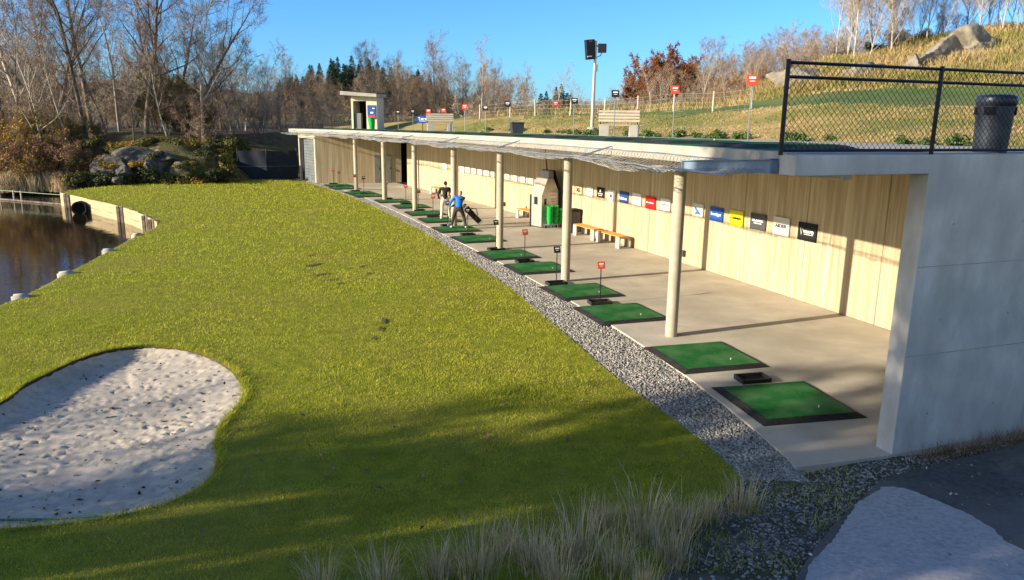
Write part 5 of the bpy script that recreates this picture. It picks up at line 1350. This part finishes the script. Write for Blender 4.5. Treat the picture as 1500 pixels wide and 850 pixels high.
# copper trees and brown wood on the ridge to the right
for u, top, y in ((921, 128, 74), (930, 120, 80), (1035, 120, 80), (1046, 126, 78), (1005, 122, 74), (950, 128, 73), (983, 124, 73), (935, 100, 84), (955, 96, 82), (975, 90, 80), (998, 95, 84), (1012, 104, 82), (945, 118, 78), (988, 108, 78), (1020, 112, 86), (965, 112, 77)):
    px_place(BEE, u, 150, y, top, 8.2, label='copper leaved tree on the ridge behind the deer fence', zf=lambda x, y: 5.2, group='copper leaved trees behind the deer fence')
for k in range(96):
    u = 905 + 370 * k / 96 + R.uniform(-6, 6); y = R.uniform(70, 95)
    top = np.interp(u, [900, 1000, 1060, 1110, 1160, 1230, 1280], [140, 118, 92, 78, 70, 72, 66]) + R.uniform(-8, 26)
    px_place(R.choice((A2, A4, S1, S2)), u, 130, y, top, 8.5, label='bare brown tree on the ridge left of the rocky hill', zf=lambda x, y: hill_h(x, y) - .5, group='bare trees on the ridge left of the rocky hill')
# birches on the hill top, mostly cut by the upper frame edge
HT = 'pale bare birches on the hill top'
BR = tree_proto('birch_tree', '', 'tree', HT, M['palebark'], M['twig_pale'], seed=131, h=9, r0=.085, limbs=22, first=.10, sub=6, fine=8, spread=.5, up=.75, wob=.07, tw=.013)
BR2 = tree_proto('birch_tree', '', 'tree', HT, M['palebark'], M['twig_pale'], seed=143, h=9, r0=.075, limbs=20, first=.14, sub=6, fine=8, spread=.55, up=.6, wob=.09, tw=.013)
for k in range(30):
    u = 1236 + 300 * k / 30 + R.uniform(-5, 5) - (8 if k < 6 else 0); y = R.uniform(52, 61); top = R.uniform(-110, -40) if R.random() < .6 else R.uniform(-40, 10)
    px_place(BR if k % 2 else BR2, u, 80, y, top, 9, label='pale bare birch on the hill top at the upper right', zf=hill_h, tilt=(R.uniform(-.05, .05), R.uniform(.0, .28) if u < 1420 else R.uniform(-.1, .1)), group=HT)
for k in range(14):
    px_place(R.choice((S1, S2)), R.uniform(1170, 1530), 80, R.uniform(55, 62), R.uniform(20, 60), 5.2, label='bare scrub bush on the crest of the rocky hill', zf=hill_h, group='bare scrub on the crest of the rocky hill')
DB = thing('evergreen_bush', '', 'bush', (0, 0, -60), 0, 'dark evergreen bushes behind the hill crest')
blobs = [(R.uniform(-1.2, 1.2), R.uniform(-1, 1), R.uniform(.6, 1.9), R.uniform(.5, .9), R.uniform(.5, .9), R.uniform(.4, .8)) for _ in range(9)]
link('leaves', clump_mesh('leaves', blobs, 3000, .10, 4), M['leaf_dark'], DB); MB().tube([(0, 0, -.3), (.1, 0, 1.6)], [.07, .03], 6).build('stem', M['bark'], DB)
for u, y, top in ((1205, 57, 92), (1222, 60, 80), (1240, 60, 68), (1290, 61, 58), (1305, 62, 50), (1320, 61, 46), (1335, 62, 44), (1350, 61, 42), (1190, 58, 100)):
    px_place(DB, u, 70, y, top, 2.5, label='dark evergreen bush behind the crest of the rocky hill', zf=hill_h)
# shrubs on the far pond bank
for k, (u, y, top, w, lab) in enumerate(((5, 53.5, 196, 1, 'gold'), (38, 54, 188, 1, 'gold'), (70, 54.5, 205, 2, 'rust'), (95, 53.5, 215, 2, 'rust'), (120, 55, 222, 2, 'rust'), (20, 53.2, 215, 2, 'rust'), (48, 53.0, 225, 1, 'gold'), (55, 57, 178, 0, 'olive'), (30, 58, 172, 1, 'gold'), (88, 58, 180, 0, 'olive'),
        (110, 59, 178, 0, 'olive'), (235, 62, 125, 0, 'olive'), (255, 63, 132, 0, 'olive'), (275, 64, 120, 0, 'olive'), (0, 57, 180, 1, 'gold'), (-40, 55, 190, 1, 'gold'), (-80, 56, 190, 0, 'olive'), (145, 60, 182, 0, 'olive'), (305, 62, 160, 0, 'olive'))):
    L3 = {0: 'olive green leafy shrub in the wood behind the pond', 1: 'golden leaved shrub on the far left pond bank', 2: 'rust brown leaved shrub low on the far pond bank'}[w]
    px_place(LSH[w], u, 230, y, top, 4.5, label=L3)
# rock outcrop
def rock(label, loc, s, seed, m='rock', group=None, cat='rock', rz=0):
    bm = bmesh.new(); bmesh.ops.create_icosphere(bm, subdivisions=5, radius=1)
    R_ = random.Random(seed); PL = [(Vector((R_.gauss(0, 1), R_.gauss(0, 1), R_.gauss(0, .8))).normalized(), R_.uniform(.50, .95)) for _ in range(15)]
    for v in bm.verts:
        p = v.co.copy(); n_ = noise.noise(p * .9 + Vector((seed * 7.1, 0, 0))) * .35; c_ = noise.cell_vector(p * 1.6 + Vector((seed * 3.3, 5, 0)))
        fc = 0
        for a_, d_ in PL:
            e_ = p.dot(a_); fc = max(fc, e_ / d_)
        q = (1 / max(fc, .75)) + n_ * .6 + .05 * abs(noise.noise(p * 2.2 + Vector((seed, 4, 1)))) + .06 * noise.noise(p * 3.5 + Vector((seed, 2, 1))) + .035 * noise.noise(p * 9 + Vector((seed, 2, 1))) 
        v.co = p * q
    me = bpy.data.meshes.new('rock'); bm.to_mesh(me); bm.free()
    o = link('rock', me, M[m], None, 'auto', label=label, cat=cat, group=group, loc=loc, rotz=rz); o.scale = s
    return o
RK = [(170, 240, 53.2, (1.1, .8, .75), 'dark angular rock at the left end of the outcrop'), (200, 232, 54.2, (1.3, .9, .85), 'large pale faced rock in the middle of the outcrop left of the net fence'), (225, 240, 53.6, (.9, .7, .6), 'grey rock sloping right of the large pale faced rock'),
      (243, 228, 54.8, (1.1, .8, .7), 'upper grey rock of the outcrop under the mossy knoll'), (217, 240, 53.0, (.4, .35, .45), 'small rounded pale boulder in front of the outcrop'), (268, 242, 53.8, (.8, .6, .5), 'low rock at the right end of the outcrop'),
      (185, 250, 52.4, (.6, .5, .35), 'small broken rock at the foot of the outcrop'), (172, 262, 51.4, (.4, .35, .3), 'grey stone lying low by the lawn edge below the outcrop')]
for k, (u, v, y, s, lab) in enumerate(RK):
    p = at(u, v, y); rock(lab, (p.x, y, p.z - s[2] * .35), (s[0] * 1.3, s[1], s[2] * 1.0), k + 1, rz=k * .7, group='rocks of the outcrop by the far lawn edge')
MOS = []
for k, m_ in enumerate(('moss', 'leaf_gold', 'leaf_dark')):
    r = thing('low_shrub', '', 'shrub', (0, 0, -60), 0, 'low shrubs over the rock outcrop')
    blobs = [(R.uniform(-1.0, 1.0), R.uniform(-.6, .6), R.uniform(.1, .5), R.uniform(.35, .7), R.uniform(.35, .6), R.uniform(.25, .45)) for _ in range(8)]
    link('leaves', clump_mesh('leaves', blobs, 2600, .075, 10 + k), M[m_], r); MB().tube([(0, 0, -.3), (.05, 0, .4)], [.03, .01], 6).build('stem', M['bark'], r); MOS.append(r)
ml = ('mossy green brown low shrub on the rock outcrop', 'golden dry low shrub on the rock outcrop', 'dark green low shrub along the foot of the rock outcrop')
for k in range(58):
    u = R.uniform(112, 345); row = R.choice((0, 0, 1, 2)); y = (51.6, 53.6, 55.8)[row] + max(0, (u - 110) / 235) * 4.0 + R.uniform(-.3, .3)
    v = np.interp(row, [0, 1, 2], [262, 238, 212]) + R.uniform(-7, 7); w = 2 if row == 0 and R.random() < .5 else R.choice((0, 0, 1))
    p = at(u, v + 8, y); place(MOS[w], (p.x, y, p.z), R.uniform(0, 6), ml[w], scale=R.uniform(.6, 1.15))
for k in range(16):
    u = R.uniform(140, 320); v = R.uniform(212, 256); y = 51.9 + (256 - v) / 44 * 2.6 + (u - 140) / 180 * 1.5; p = at(u, v, y); w = R.choice((0, 0, 1, 2))
    place(MOS[w], (p.x, y, p.z - .15), R.uniform(0, 6), ml[w], scale=R.uniform(.3, .7))
# knoll under the outcrop so that nothing floats
def knoll_h(x, y):
    c_ = at(235, 200, 57.5); a = (x - c_.x) / 6.6; b = (y - 58.2) / 5.2; q = a * a + b * b
    return -.4 + 3.1 * max(0, 1 - q) ** .8 + .35 * noise.noise((x * .6, y * .6, 2)) + .15 * noise.noise((x * 2, y * 2, 3))
xs = np.arange(-36, -18, .35); yy = np.arange(52.2, 66, .35); nx = len(xs)
MB().add([(x, y, knoll_h(x, y)) for y in yy for x in xs], [(j * nx + i, j * nx + i + 1, (j + 1) * nx + i + 1, (j + 1) * nx + i) for j in range(len(yy) - 1) for i in range(nx - 1)]).build('rocky_knoll', M['mossbank'], kind='structure', smooth=True)
p = at(334, 262, 56.2); r = thing('conifer_shrub', 'upright yellow green conifer shrub right of the rock outcrop', 'shrub', (p.x, 56.2, -.1))
link('foliage', clump_mesh('foliage', [(0, 0, .9, .5, .5, .9), (.1, 0, 2.0, .42, .4, .7), (-.15, .1, 1.4, .4, .4, .7)], 2600, .09, 77), M['leaf_olive'], r); MB().tube([(0, 0, -.2), (0, 0, 2.2)], [.06, .02], 6).build('stem', M['bark'], r)
# rocks on the right hill
for k, (u, v, d_, s, lab) in enumerate(((1190, 108, 47, (3.0, 1.6, 1.5), 'grey rock face left of the hill rocks, behind the fence corner post'), (1275, 108, 45, (1.9, 1.2, 1.0), 'pale pointed rock on the slope behind the black fence'), (1375, 92, 47, (3.3, 1.7, 1.7), 'large bright rock slab on the hill behind the black fence'),
        (1425, 84, 48, (2.6, 1.5, 1.3), 'lichen spotted rock at the right end of the large slab'), (1335, 106, 44.5, (1.6, 1.0, .9), 'grey low rock at the foot of the large slab'), (1400, 70, 50, (2.2, 1.2, .9), 'white speckled rock at the top of the large slab'))):
    p = at(u, v, d_); z = hill_h(p.x, d_); rock(lab, (p.x, d_, z - s[2] * .22), (s[0] * 1.2, s[1], s[2]), 40 + k, 'rock_warm', 'rocks on the hill behind the black fence', rz=.3 * k)
# laurel planting strip behind the deck
LA = []
for k in range(3):
    r = thing('laurel_shrub', '', 'shrub', (0, 0, -60), 0, 'low laurel shrubs in the strip behind the upper tees')
    blobs = [(R.uniform(-.3, .3), R.uniform(-.2, .2), R.uniform(.1, .28), R.uniform(.15, .28), R.uniform(.15, .25), R.uniform(.12, .22)) for _ in range(7)]
    link('leaves', clump_mesh('leaves', blobs, 420, .055, 20 + k, .45), M['leaf_green'], r)
    mb = MB()
    for a in range(4): mb.tube([(0, 0, -.1), (.2 * math.cos(a * 1.6), .15 * math.sin(a * 1.6), .28)], [.012, .005], 5)
    mb.build('stems', M['bark'], r); LA.append(r)
for y in np.arange(12.2, 52, .62):
    if R.random() < .3: continue
    x = XW(y) + .75 + R.uniform(-.2, .25); place(LA[R.randrange(3)], (x, y, zr(y) - .05), R.uniform(0, 6), 'low green laurel shrub in the strip behind the upper tees', scale=R.uniform(.5, .9))

# ------------------------------------------------------------------ grass and stones (uncountable)
def blades(name, P, H, Wd, m, lean=.35, kind='stuff', parent=None, bend=True, **k):
    n = len(P); a = rng.uniform(0, 2 * PI, n); side = np.stack([np.cos(a), np.sin(a), np.zeros(n)], 1) * Wd[:, None] * .5
    tip = P + np.stack([rng.normal(size=n) * lean * H, rng.normal(size=n) * lean * H, H], 1)
    if bend:
        mid = P + (tip - P) * .55 + np.stack([np.zeros(n), np.zeros(n), H * .12], 1)
        V = np.stack([P - side, P + side, mid - side * .7, mid + side * .7, tip], 1).reshape(-1, 3); b = np.arange(n)[:, None] * 5
        T = np.concatenate([b + [0, 1, 3], b + [0, 3, 2], b + [2, 3, 4]], 0)
    else:
        V = np.stack([P - side, P + side, tip], 1).reshape(-1, 3); T = np.arange(n)[:, None] * 3 + [0, 1, 2]
    return link(name, np_mesh(name, V, T), m, parent, kind=kind, **k)
N = 640000
ang = rng.uniform(-.70, .50, N); rr = 6.5 * (62 / 6.5) ** rng.random(N)
P = np.stack([np.sin(ang) * rr, np.cos(ang) * rr], 1)
keep = in_poly(P, lawn_poly) & ~in_poly(P, bunker); P = P[keep]; rr = rr[keep]
z = 0.10 * np.maximum(0, 9.2 - P[:, 1]) ** 1.35 - .025
dens = np.array([.7 * noise.noise((x * .5, y * .5, 3)) + .9 * noise.noise((x * 2.6, y * 2.6, 8)) for x, y in P])
H = (.022 + .0011 * rr) * rng.uniform(.6, 1.4, len(P)) * (1 + .5 * np.clip(dens, -1, 1)); Wd = .003 + .00042 * rr
blades('lawn_grass', np.column_stack([P, z]), H, Wd, M['grass'], .45, bend=False)
mb = MB()
for u_, v_, w_, l_, a_ in ((455, 374, .10, .45, .3), (460, 388, .13, .55, .5), (470, 402, .12, .5, .8), (483, 410, .08, .35, 1.0), (497, 415, .10, .2, 1.2), (530, 390, .08, .3, .3), (540, 400, .06, .25, .4), (562, 470, .09, .4, -.2), (557, 482, .07, .3, -.1), (548, 495, .06, .2, .2)):
    p_ = un(u_, v_, 0); n_ = 14; w_ *= .6; l_ *= .7
    ring = [(p_.x + (l_ * math.cos(t_) * math.sin(a_) + w_ * math.sin(t_) * math.cos(a_)) * (1 + .4 * noise.noise((u_ + 2 * math.cos(t_), v_ + 2 * math.sin(t_), 0))), p_.y + (l_ * math.cos(t_) * math.cos(a_) - w_ * math.sin(t_) * math.sin(a_)) * (1 + .4 * noise.noise((u_ + 2 * math.cos(t_), v_, 5))), .006) for t_ in np.linspace(0, 2 * PI, n_, endpoint=False)]
    mb.add(ring + [(p_.x, p_.y, .010)], [(i_, (i_ + 1) % n_, n_) for i_ in range(n_)])
mb.build('bare_soil', mat('bare_earth', (.05, .04, .022), (.12, .095, .05), 12, .95), kind='stuff', smooth=True)
# rougher fringe round the bunker
bl = np.array(bunker); idx = rng.integers(0, len(bl), 16000); off = rng.normal(size=(16000, 2)) * .06
P = bl[idx] + off; P = P[~in_poly(P, bunker)]
blades('bunker_fringe', np.column_stack([P, 0.10 * np.maximum(0, 9.2 - P[:, 1]) ** 1.35 - .03]), rng.uniform(.04, .12, len(P)), np.full(len(P), .007), M['grass'], .8)
# dry grass on the hillside
N = 90000
u = rng.uniform(690, 1720, N); t = rng.random(N)
D = np.array([hill_prof(x)[0] for x in np.linspace(690, 1720, 104)]); ui = np.clip(((u - 690) / 10).astype(int), 0, 103)
d0, d1, d2, d3 = D[ui, 1], D[ui, 3], D[ui, 4], D[ui, 6]
y = np.where(t < .30, d0 + .9 + (d1 - d0 - 1.5) * rng.random(N), d2 + .5 + (d3 + 1 - d2) * rng.random(N)); x = (u - 750) / 1100 * .9755 * y
Z = np.array([hill_h(a, b) for a, b in zip(x, y)])
hh = np.where(t < .30, rng.uniform(.025, .08, N), rng.uniform(.2, .65, N) * np.clip((y - d2) / 3, .3, 1)); steep = u > 1090
ok = (t < .30) | steep | (rng.random(N) < .25)
blades('hill_grass', np.column_stack([x, y, Z - .02])[ok], hh[ok], (.010 + .0009 * y)[ok], M['hillgrass'], .35)
# golden reeds at the pond's far bank
RD = thing('reed_tuft', '', 'reeds', (0, 0, -60), 0, 'golden reed tufts along the far pond bank')
P = rng.normal(size=(420, 2)) * .35; blades('blades', np.column_stack([P, np.zeros(420)]), rng.uniform(.7, 1.5, 420), np.full(420, .03), M['straw'], .22, None, RD)
for k in range(16):
    u_ = -40 + 150 * k / 16 + R.uniform(-4, 4); p = at(u_, 275, R.uniform(51.2, 52.8)); place(RD, (p.x, p.y, -.75 + .2), R.uniform(0, 6), 'golden reed tuft along the far pond bank', scale=R.uniform(.7, 1.1))
# gravel stones
ICO_V = None
def stones(name, P, S, m, flat=.65):
    bm = bmesh.new(); bmesh.ops.create_icosphere(bm, subdivisions=1, radius=1); V0 = np.array([v.co[:] for v in bm.verts]); T0 = np.array([[v.index for v in f.verts] for f in bm.faces]); bm.free()
    n = len(P); a = rng.uniform(0, 2 * PI, n); c, s = np.cos(a), np.sin(a)
    V = V0[None] * (S[:, None, None] * np.stack([rng.uniform(.7, 1.3, n), rng.uniform(.6, 1.0, n), np.full(n, flat)], 1)[:, None, :]) * rng.uniform(.8, 1.2, (n, len(V0), 1))
    V = np.stack([V[..., 0] * c[:, None] - V[..., 1] * s[:, None], V[..., 0] * s[:, None] + V[..., 1] * c[:, None], V[..., 2]], -1) + P[:, None, :]
    T = (T0[None] + (np.arange(n) * len(V0))[:, None, None]).reshape(-1, 3)
    return link(name, np_mesh(name, V.reshape(-1, 3), T), m, kind='stuff')
N = 42000
y = 9.2 * (57 / 9.2) ** rng.random(N); xl = np.interp(y, gx[:, 1], gx[:, 0]) - .06; xr = np.array([XF(b) for b in y]) - .02; x = xl + (xr - xl) * rng.random(N)
stones('gravel_stones', np.column_stack([x, y, np.full(N, -.04) + rng.uniform(-.01, .012, N)]), rng.uniform(.010, .026, N) * (1 + .03 * (y - 9)), M['stone'])
# crushed stone of the verge, denser by the floor corner and along the path
N = 26000
P = np.stack([rng.uniform(.4, 7.6, N), rng.uniform(5.6, 10.9, N)], 1)
ok = in_poly(P, verge_poly) & ~in_poly(P, asph_poly) & ~in_poly(P, lawn_poly) & ~in_poly(P, floor_poly); P = P[ok]
den = np.array([noise.noise((a * .8, b * .8, 5)) for a, b in P]) + .5 * (P[:, 1] > 8.6) + .15; P = P[den > rng.uniform(-.3, .5, len(P))]
stones('crushed_stone', np.column_stack([P, [verge_h(a, b) + .006 for a, b in P]]), rng.uniform(.008, .024, len(P)), M['stone_dark'])
# fallen leaves and bits on sand, lawn and path
def litter(name, pts, size, m):
    P = np.array(pts); V, T = leaf_quads(P, rng.normal(size=(len(P), 3)) * .35 + [0, 0, 1], size * (.35 + 1.3 * rng.random(len(P)) ** 3), .55); return link(name, np_mesh(name, V, T), m, kind='stuff')
c2 = bn.min(0), bn.max(0); Q = np.stack([rng.uniform(c2[0][0], c2[1][0], 650), rng.uniform(c2[0][1], c2[1][1], 650)], 1); Q = Q[in_poly(Q, bunker)]
litter('sand_litter', np.column_stack([Q, sand_vec(Q) + .008]), .035, M['soil'])
Q = np.stack([rng.uniform(-8, 3, 420), rng.uniform(6.6, 15, 420)], 1); Q = Q[in_poly(Q, lawn_poly) & ~in_poly(Q, bunker)]
litter('lawn_litter', [(a, b, G(a, b) + .02) for a, b in Q], .035, M['deadleaf'])
Q = np.stack([rng.uniform(2.5, 8, 260), rng.uniform(5.5, 10, 260)], 1); Q = Q[in_poly(Q, asph_poly)]
litter('path_litter', [(a, b, G(a, b) + .03) for a, b in Q], .022, M['litterpale'])
# dry grass tufts along the verge
TP = []
for k in range(4):
    r = thing('grass_tuft', '', 'grass tuft', (0, 0, -60), 0, 'dry grass tufts on the verge')
    n = 190; P = rng.normal(size=(n, 2)) * (.12, .15, .18, .14)[k]; P3 = np.column_stack([P, np.zeros(n)]); a = np.arctan2(P[:, 1], P[:, 0]); Hh = rng.uniform(.25, 1.0, n) * (1.0 if k else .85)
    tip = P3 + np.stack([np.cos(a) * Hh * rng.uniform(.05, .5, n) + rng.normal(size=n) * .06, np.sin(a) * Hh * rng.uniform(.05, .5, n) + rng.normal(size=n) * .06, Hh * .85], 1)
    sd = np.stack([-np.sin(a), np.cos(a), 0 * a], 1) * .0048; mid = P3 + (tip - P3) * np.array([.35, .35, .62]); 
    V = np.stack([P3 - sd, P3 + sd, mid - sd * .8, mid + sd * .8, tip], 1).reshape(-1, 3); b = np.arange(n)[:, None] * 5
    link('blades', np_mesh('blades', V, np.concatenate([b + [0, 1, 3], b + [0, 3, 2], b + [2, 3, 4]])), M['straw'], r)
    n = 160; P = rng.normal(size=(n, 2)) * .13; blades('green_blades', np.column_stack([P, np.zeros(n)]), rng.uniform(.08, .3, n), np.full(n, .006), M['grass'], .45, 'stuff', r)
    TP.append(r)
TL = [(785, 835, .82, 'tall pale dry grass tuft left of centre on the verge'), (850, 815, .80, 'dry grass tuft just right of the tall pale tuft'), (900, 840, .62, 'low dry grass tuft at the lower frame edge'), (945, 790, .85, 'tallest dry grass tuft on the verge, by the lawn edge'), (1000, 775, .72, 'dry grass tuft with a bent pale stalk'),
      (985, 822, .62, 'brown tangled grass tuft at the edge of the crushed stone'), (1085, 745, .62, 'isolated dry grass tuft nearest the concrete floor corner'), (700, 845, .72, 'dry grass tuft left of the tall pale tuft'), (640, 848, .62, 'thin dry grass tuft further left along the lower edge'), (745, 812, .52, 'short dry grass tuft behind the tall pale tuft'),
      (560, 862, .55, 'sparse dry grass tuft at the lower edge, second from left'), (470, 866, .5, 'sparse dry grass tuft at the lower edge, leftmost of the row'), (880, 770, .55, 'thin dry grass tuft on the lawn side of the row'), (1040, 760, .45, 'small dry tuft between the bent stalk tuft and the isolated tuft'), (820, 862, .62, 'dry grass tuft cut by the lower frame edge below the tall pale tuft'), (945, 868, .5, 'dry grass tuft cut by the lower frame edge beside the crushed stone')]
for k, (u_, v_, s_, lab) in enumerate(TL):
    p = ong(u_, v_, -.02); place(TP[k % 4], (p.x, p.y, p.z - .02), k * 1.3, lab, scale=(s_ * 1.05, s_ * 1.05, s_))
# low weeds and withered plants at the foot of the end wall
N = 5200; s_ = rng.random(N) ** .8 * 9; o = np.abs(rng.normal(size=N)) * .17 + .02; keep = rng.random(N) < .45 + .55 * np.array([noise.noise((a * 1.2, 3, 1)) + .5 for a in s_])
P = np.stack([WA.x + .15 + WD.x * s_ + WN.x * o, WA.y + WD.y * s_ + WN.y * o], 1)[keep]
blades('withered_weeds', np.column_stack([P, np.full(len(P), -.04)]), rng.uniform(.04, .22, len(P)), np.full(len(P), .006), mat('withered', (.12, .075, .04), (.26, .18, .10), 2, .9, island=.4), .7)
N = 5000; P = np.stack([rng.uniform(.3, 5, N), rng.uniform(5.6, 9.6, N)], 1); ok = in_poly(P, verge_poly) & ~in_poly(P, asph_poly) & ~in_poly(P, lawn_poly); P = P[ok]
den = np.array([noise.noise((a * 1.1, b * 1.1, 15)) for a, b in P]); P = P[den > .05]
blades('verge_weeds', np.column_stack([P, [verge_h(a, b) for a, b in P]]), rng.uniform(.03, .14, len(P)), np.full(len(P), .006), M['grass'], .6)

# ------------------------------------------------------------------ far house and trees behind the camera's left side that shade the foreground
yh = 232; p = at(216, 112, yh); zb_ = at(216, 114, yh).z; zt_ = at(216, 102, yh).z - zb_
r = thing('white_house', 'white house with a dark roof glimpsed between trunks above the wood', 'house', (p.x, yh, zb_), .2)
MB().box(0, 0, zt_ / 2 - 1, 5.0, 4.5, zt_ + 2).build('wall', M['brick'], r)
MB().ext([(-2.9, zt_ + .01), (2.9, zt_ + .01), (2.7, zt_ + .5), (-2.7, zt_ + .8)], (0, 0, 0), (1, 0, 0), (0, 0, 1), (0, 1, 0), -2.5, 2.5).build('roof', M['blackplate'], r)
for x in (-1.4, .2, 1.6): MB().box(x, -2.26, zt_ - 1.3, .8, .05, .9).build('window', M['brdgrey'], r)
SHD = 'trees beyond the left frame edge that shade the foreground'
def st(s_, t_): return (.915 * t_ - .403 * s_, .403 * t_ + .915 * s_)
for k, (s_, t_, pr_, sc) in enumerate(((7.6, -13, BEE, .60), (5.6, -15, BEE, 1.12), (3.4, -14, BEE, 1.2), (1.2, -16, BEE, 1.2), (-1.2, -15, BEE, 1.2), (9.6, -16, A2, .50), (8.8, -18, BEE, .70), (6.4, -20, BEE, 1.3), (4.2, -22, A1, 1.1), (2.2, -22, BEE, 1.35), (11.2, -18, A2, .52), (-3.6, -17, BEE, 1.3), (10.4, -14, BEE, .42), (12.4, -15, A4, .45), (0, -22, A2, 1.2))):
    x, y = st(s_, t_); place(pr_, (x, y, G(x, y) - .2 if y > -6 else 3.2), k * 1.7, 'tree beyond the left frame edge whose shadow falls across the lawn', SHD, sc)
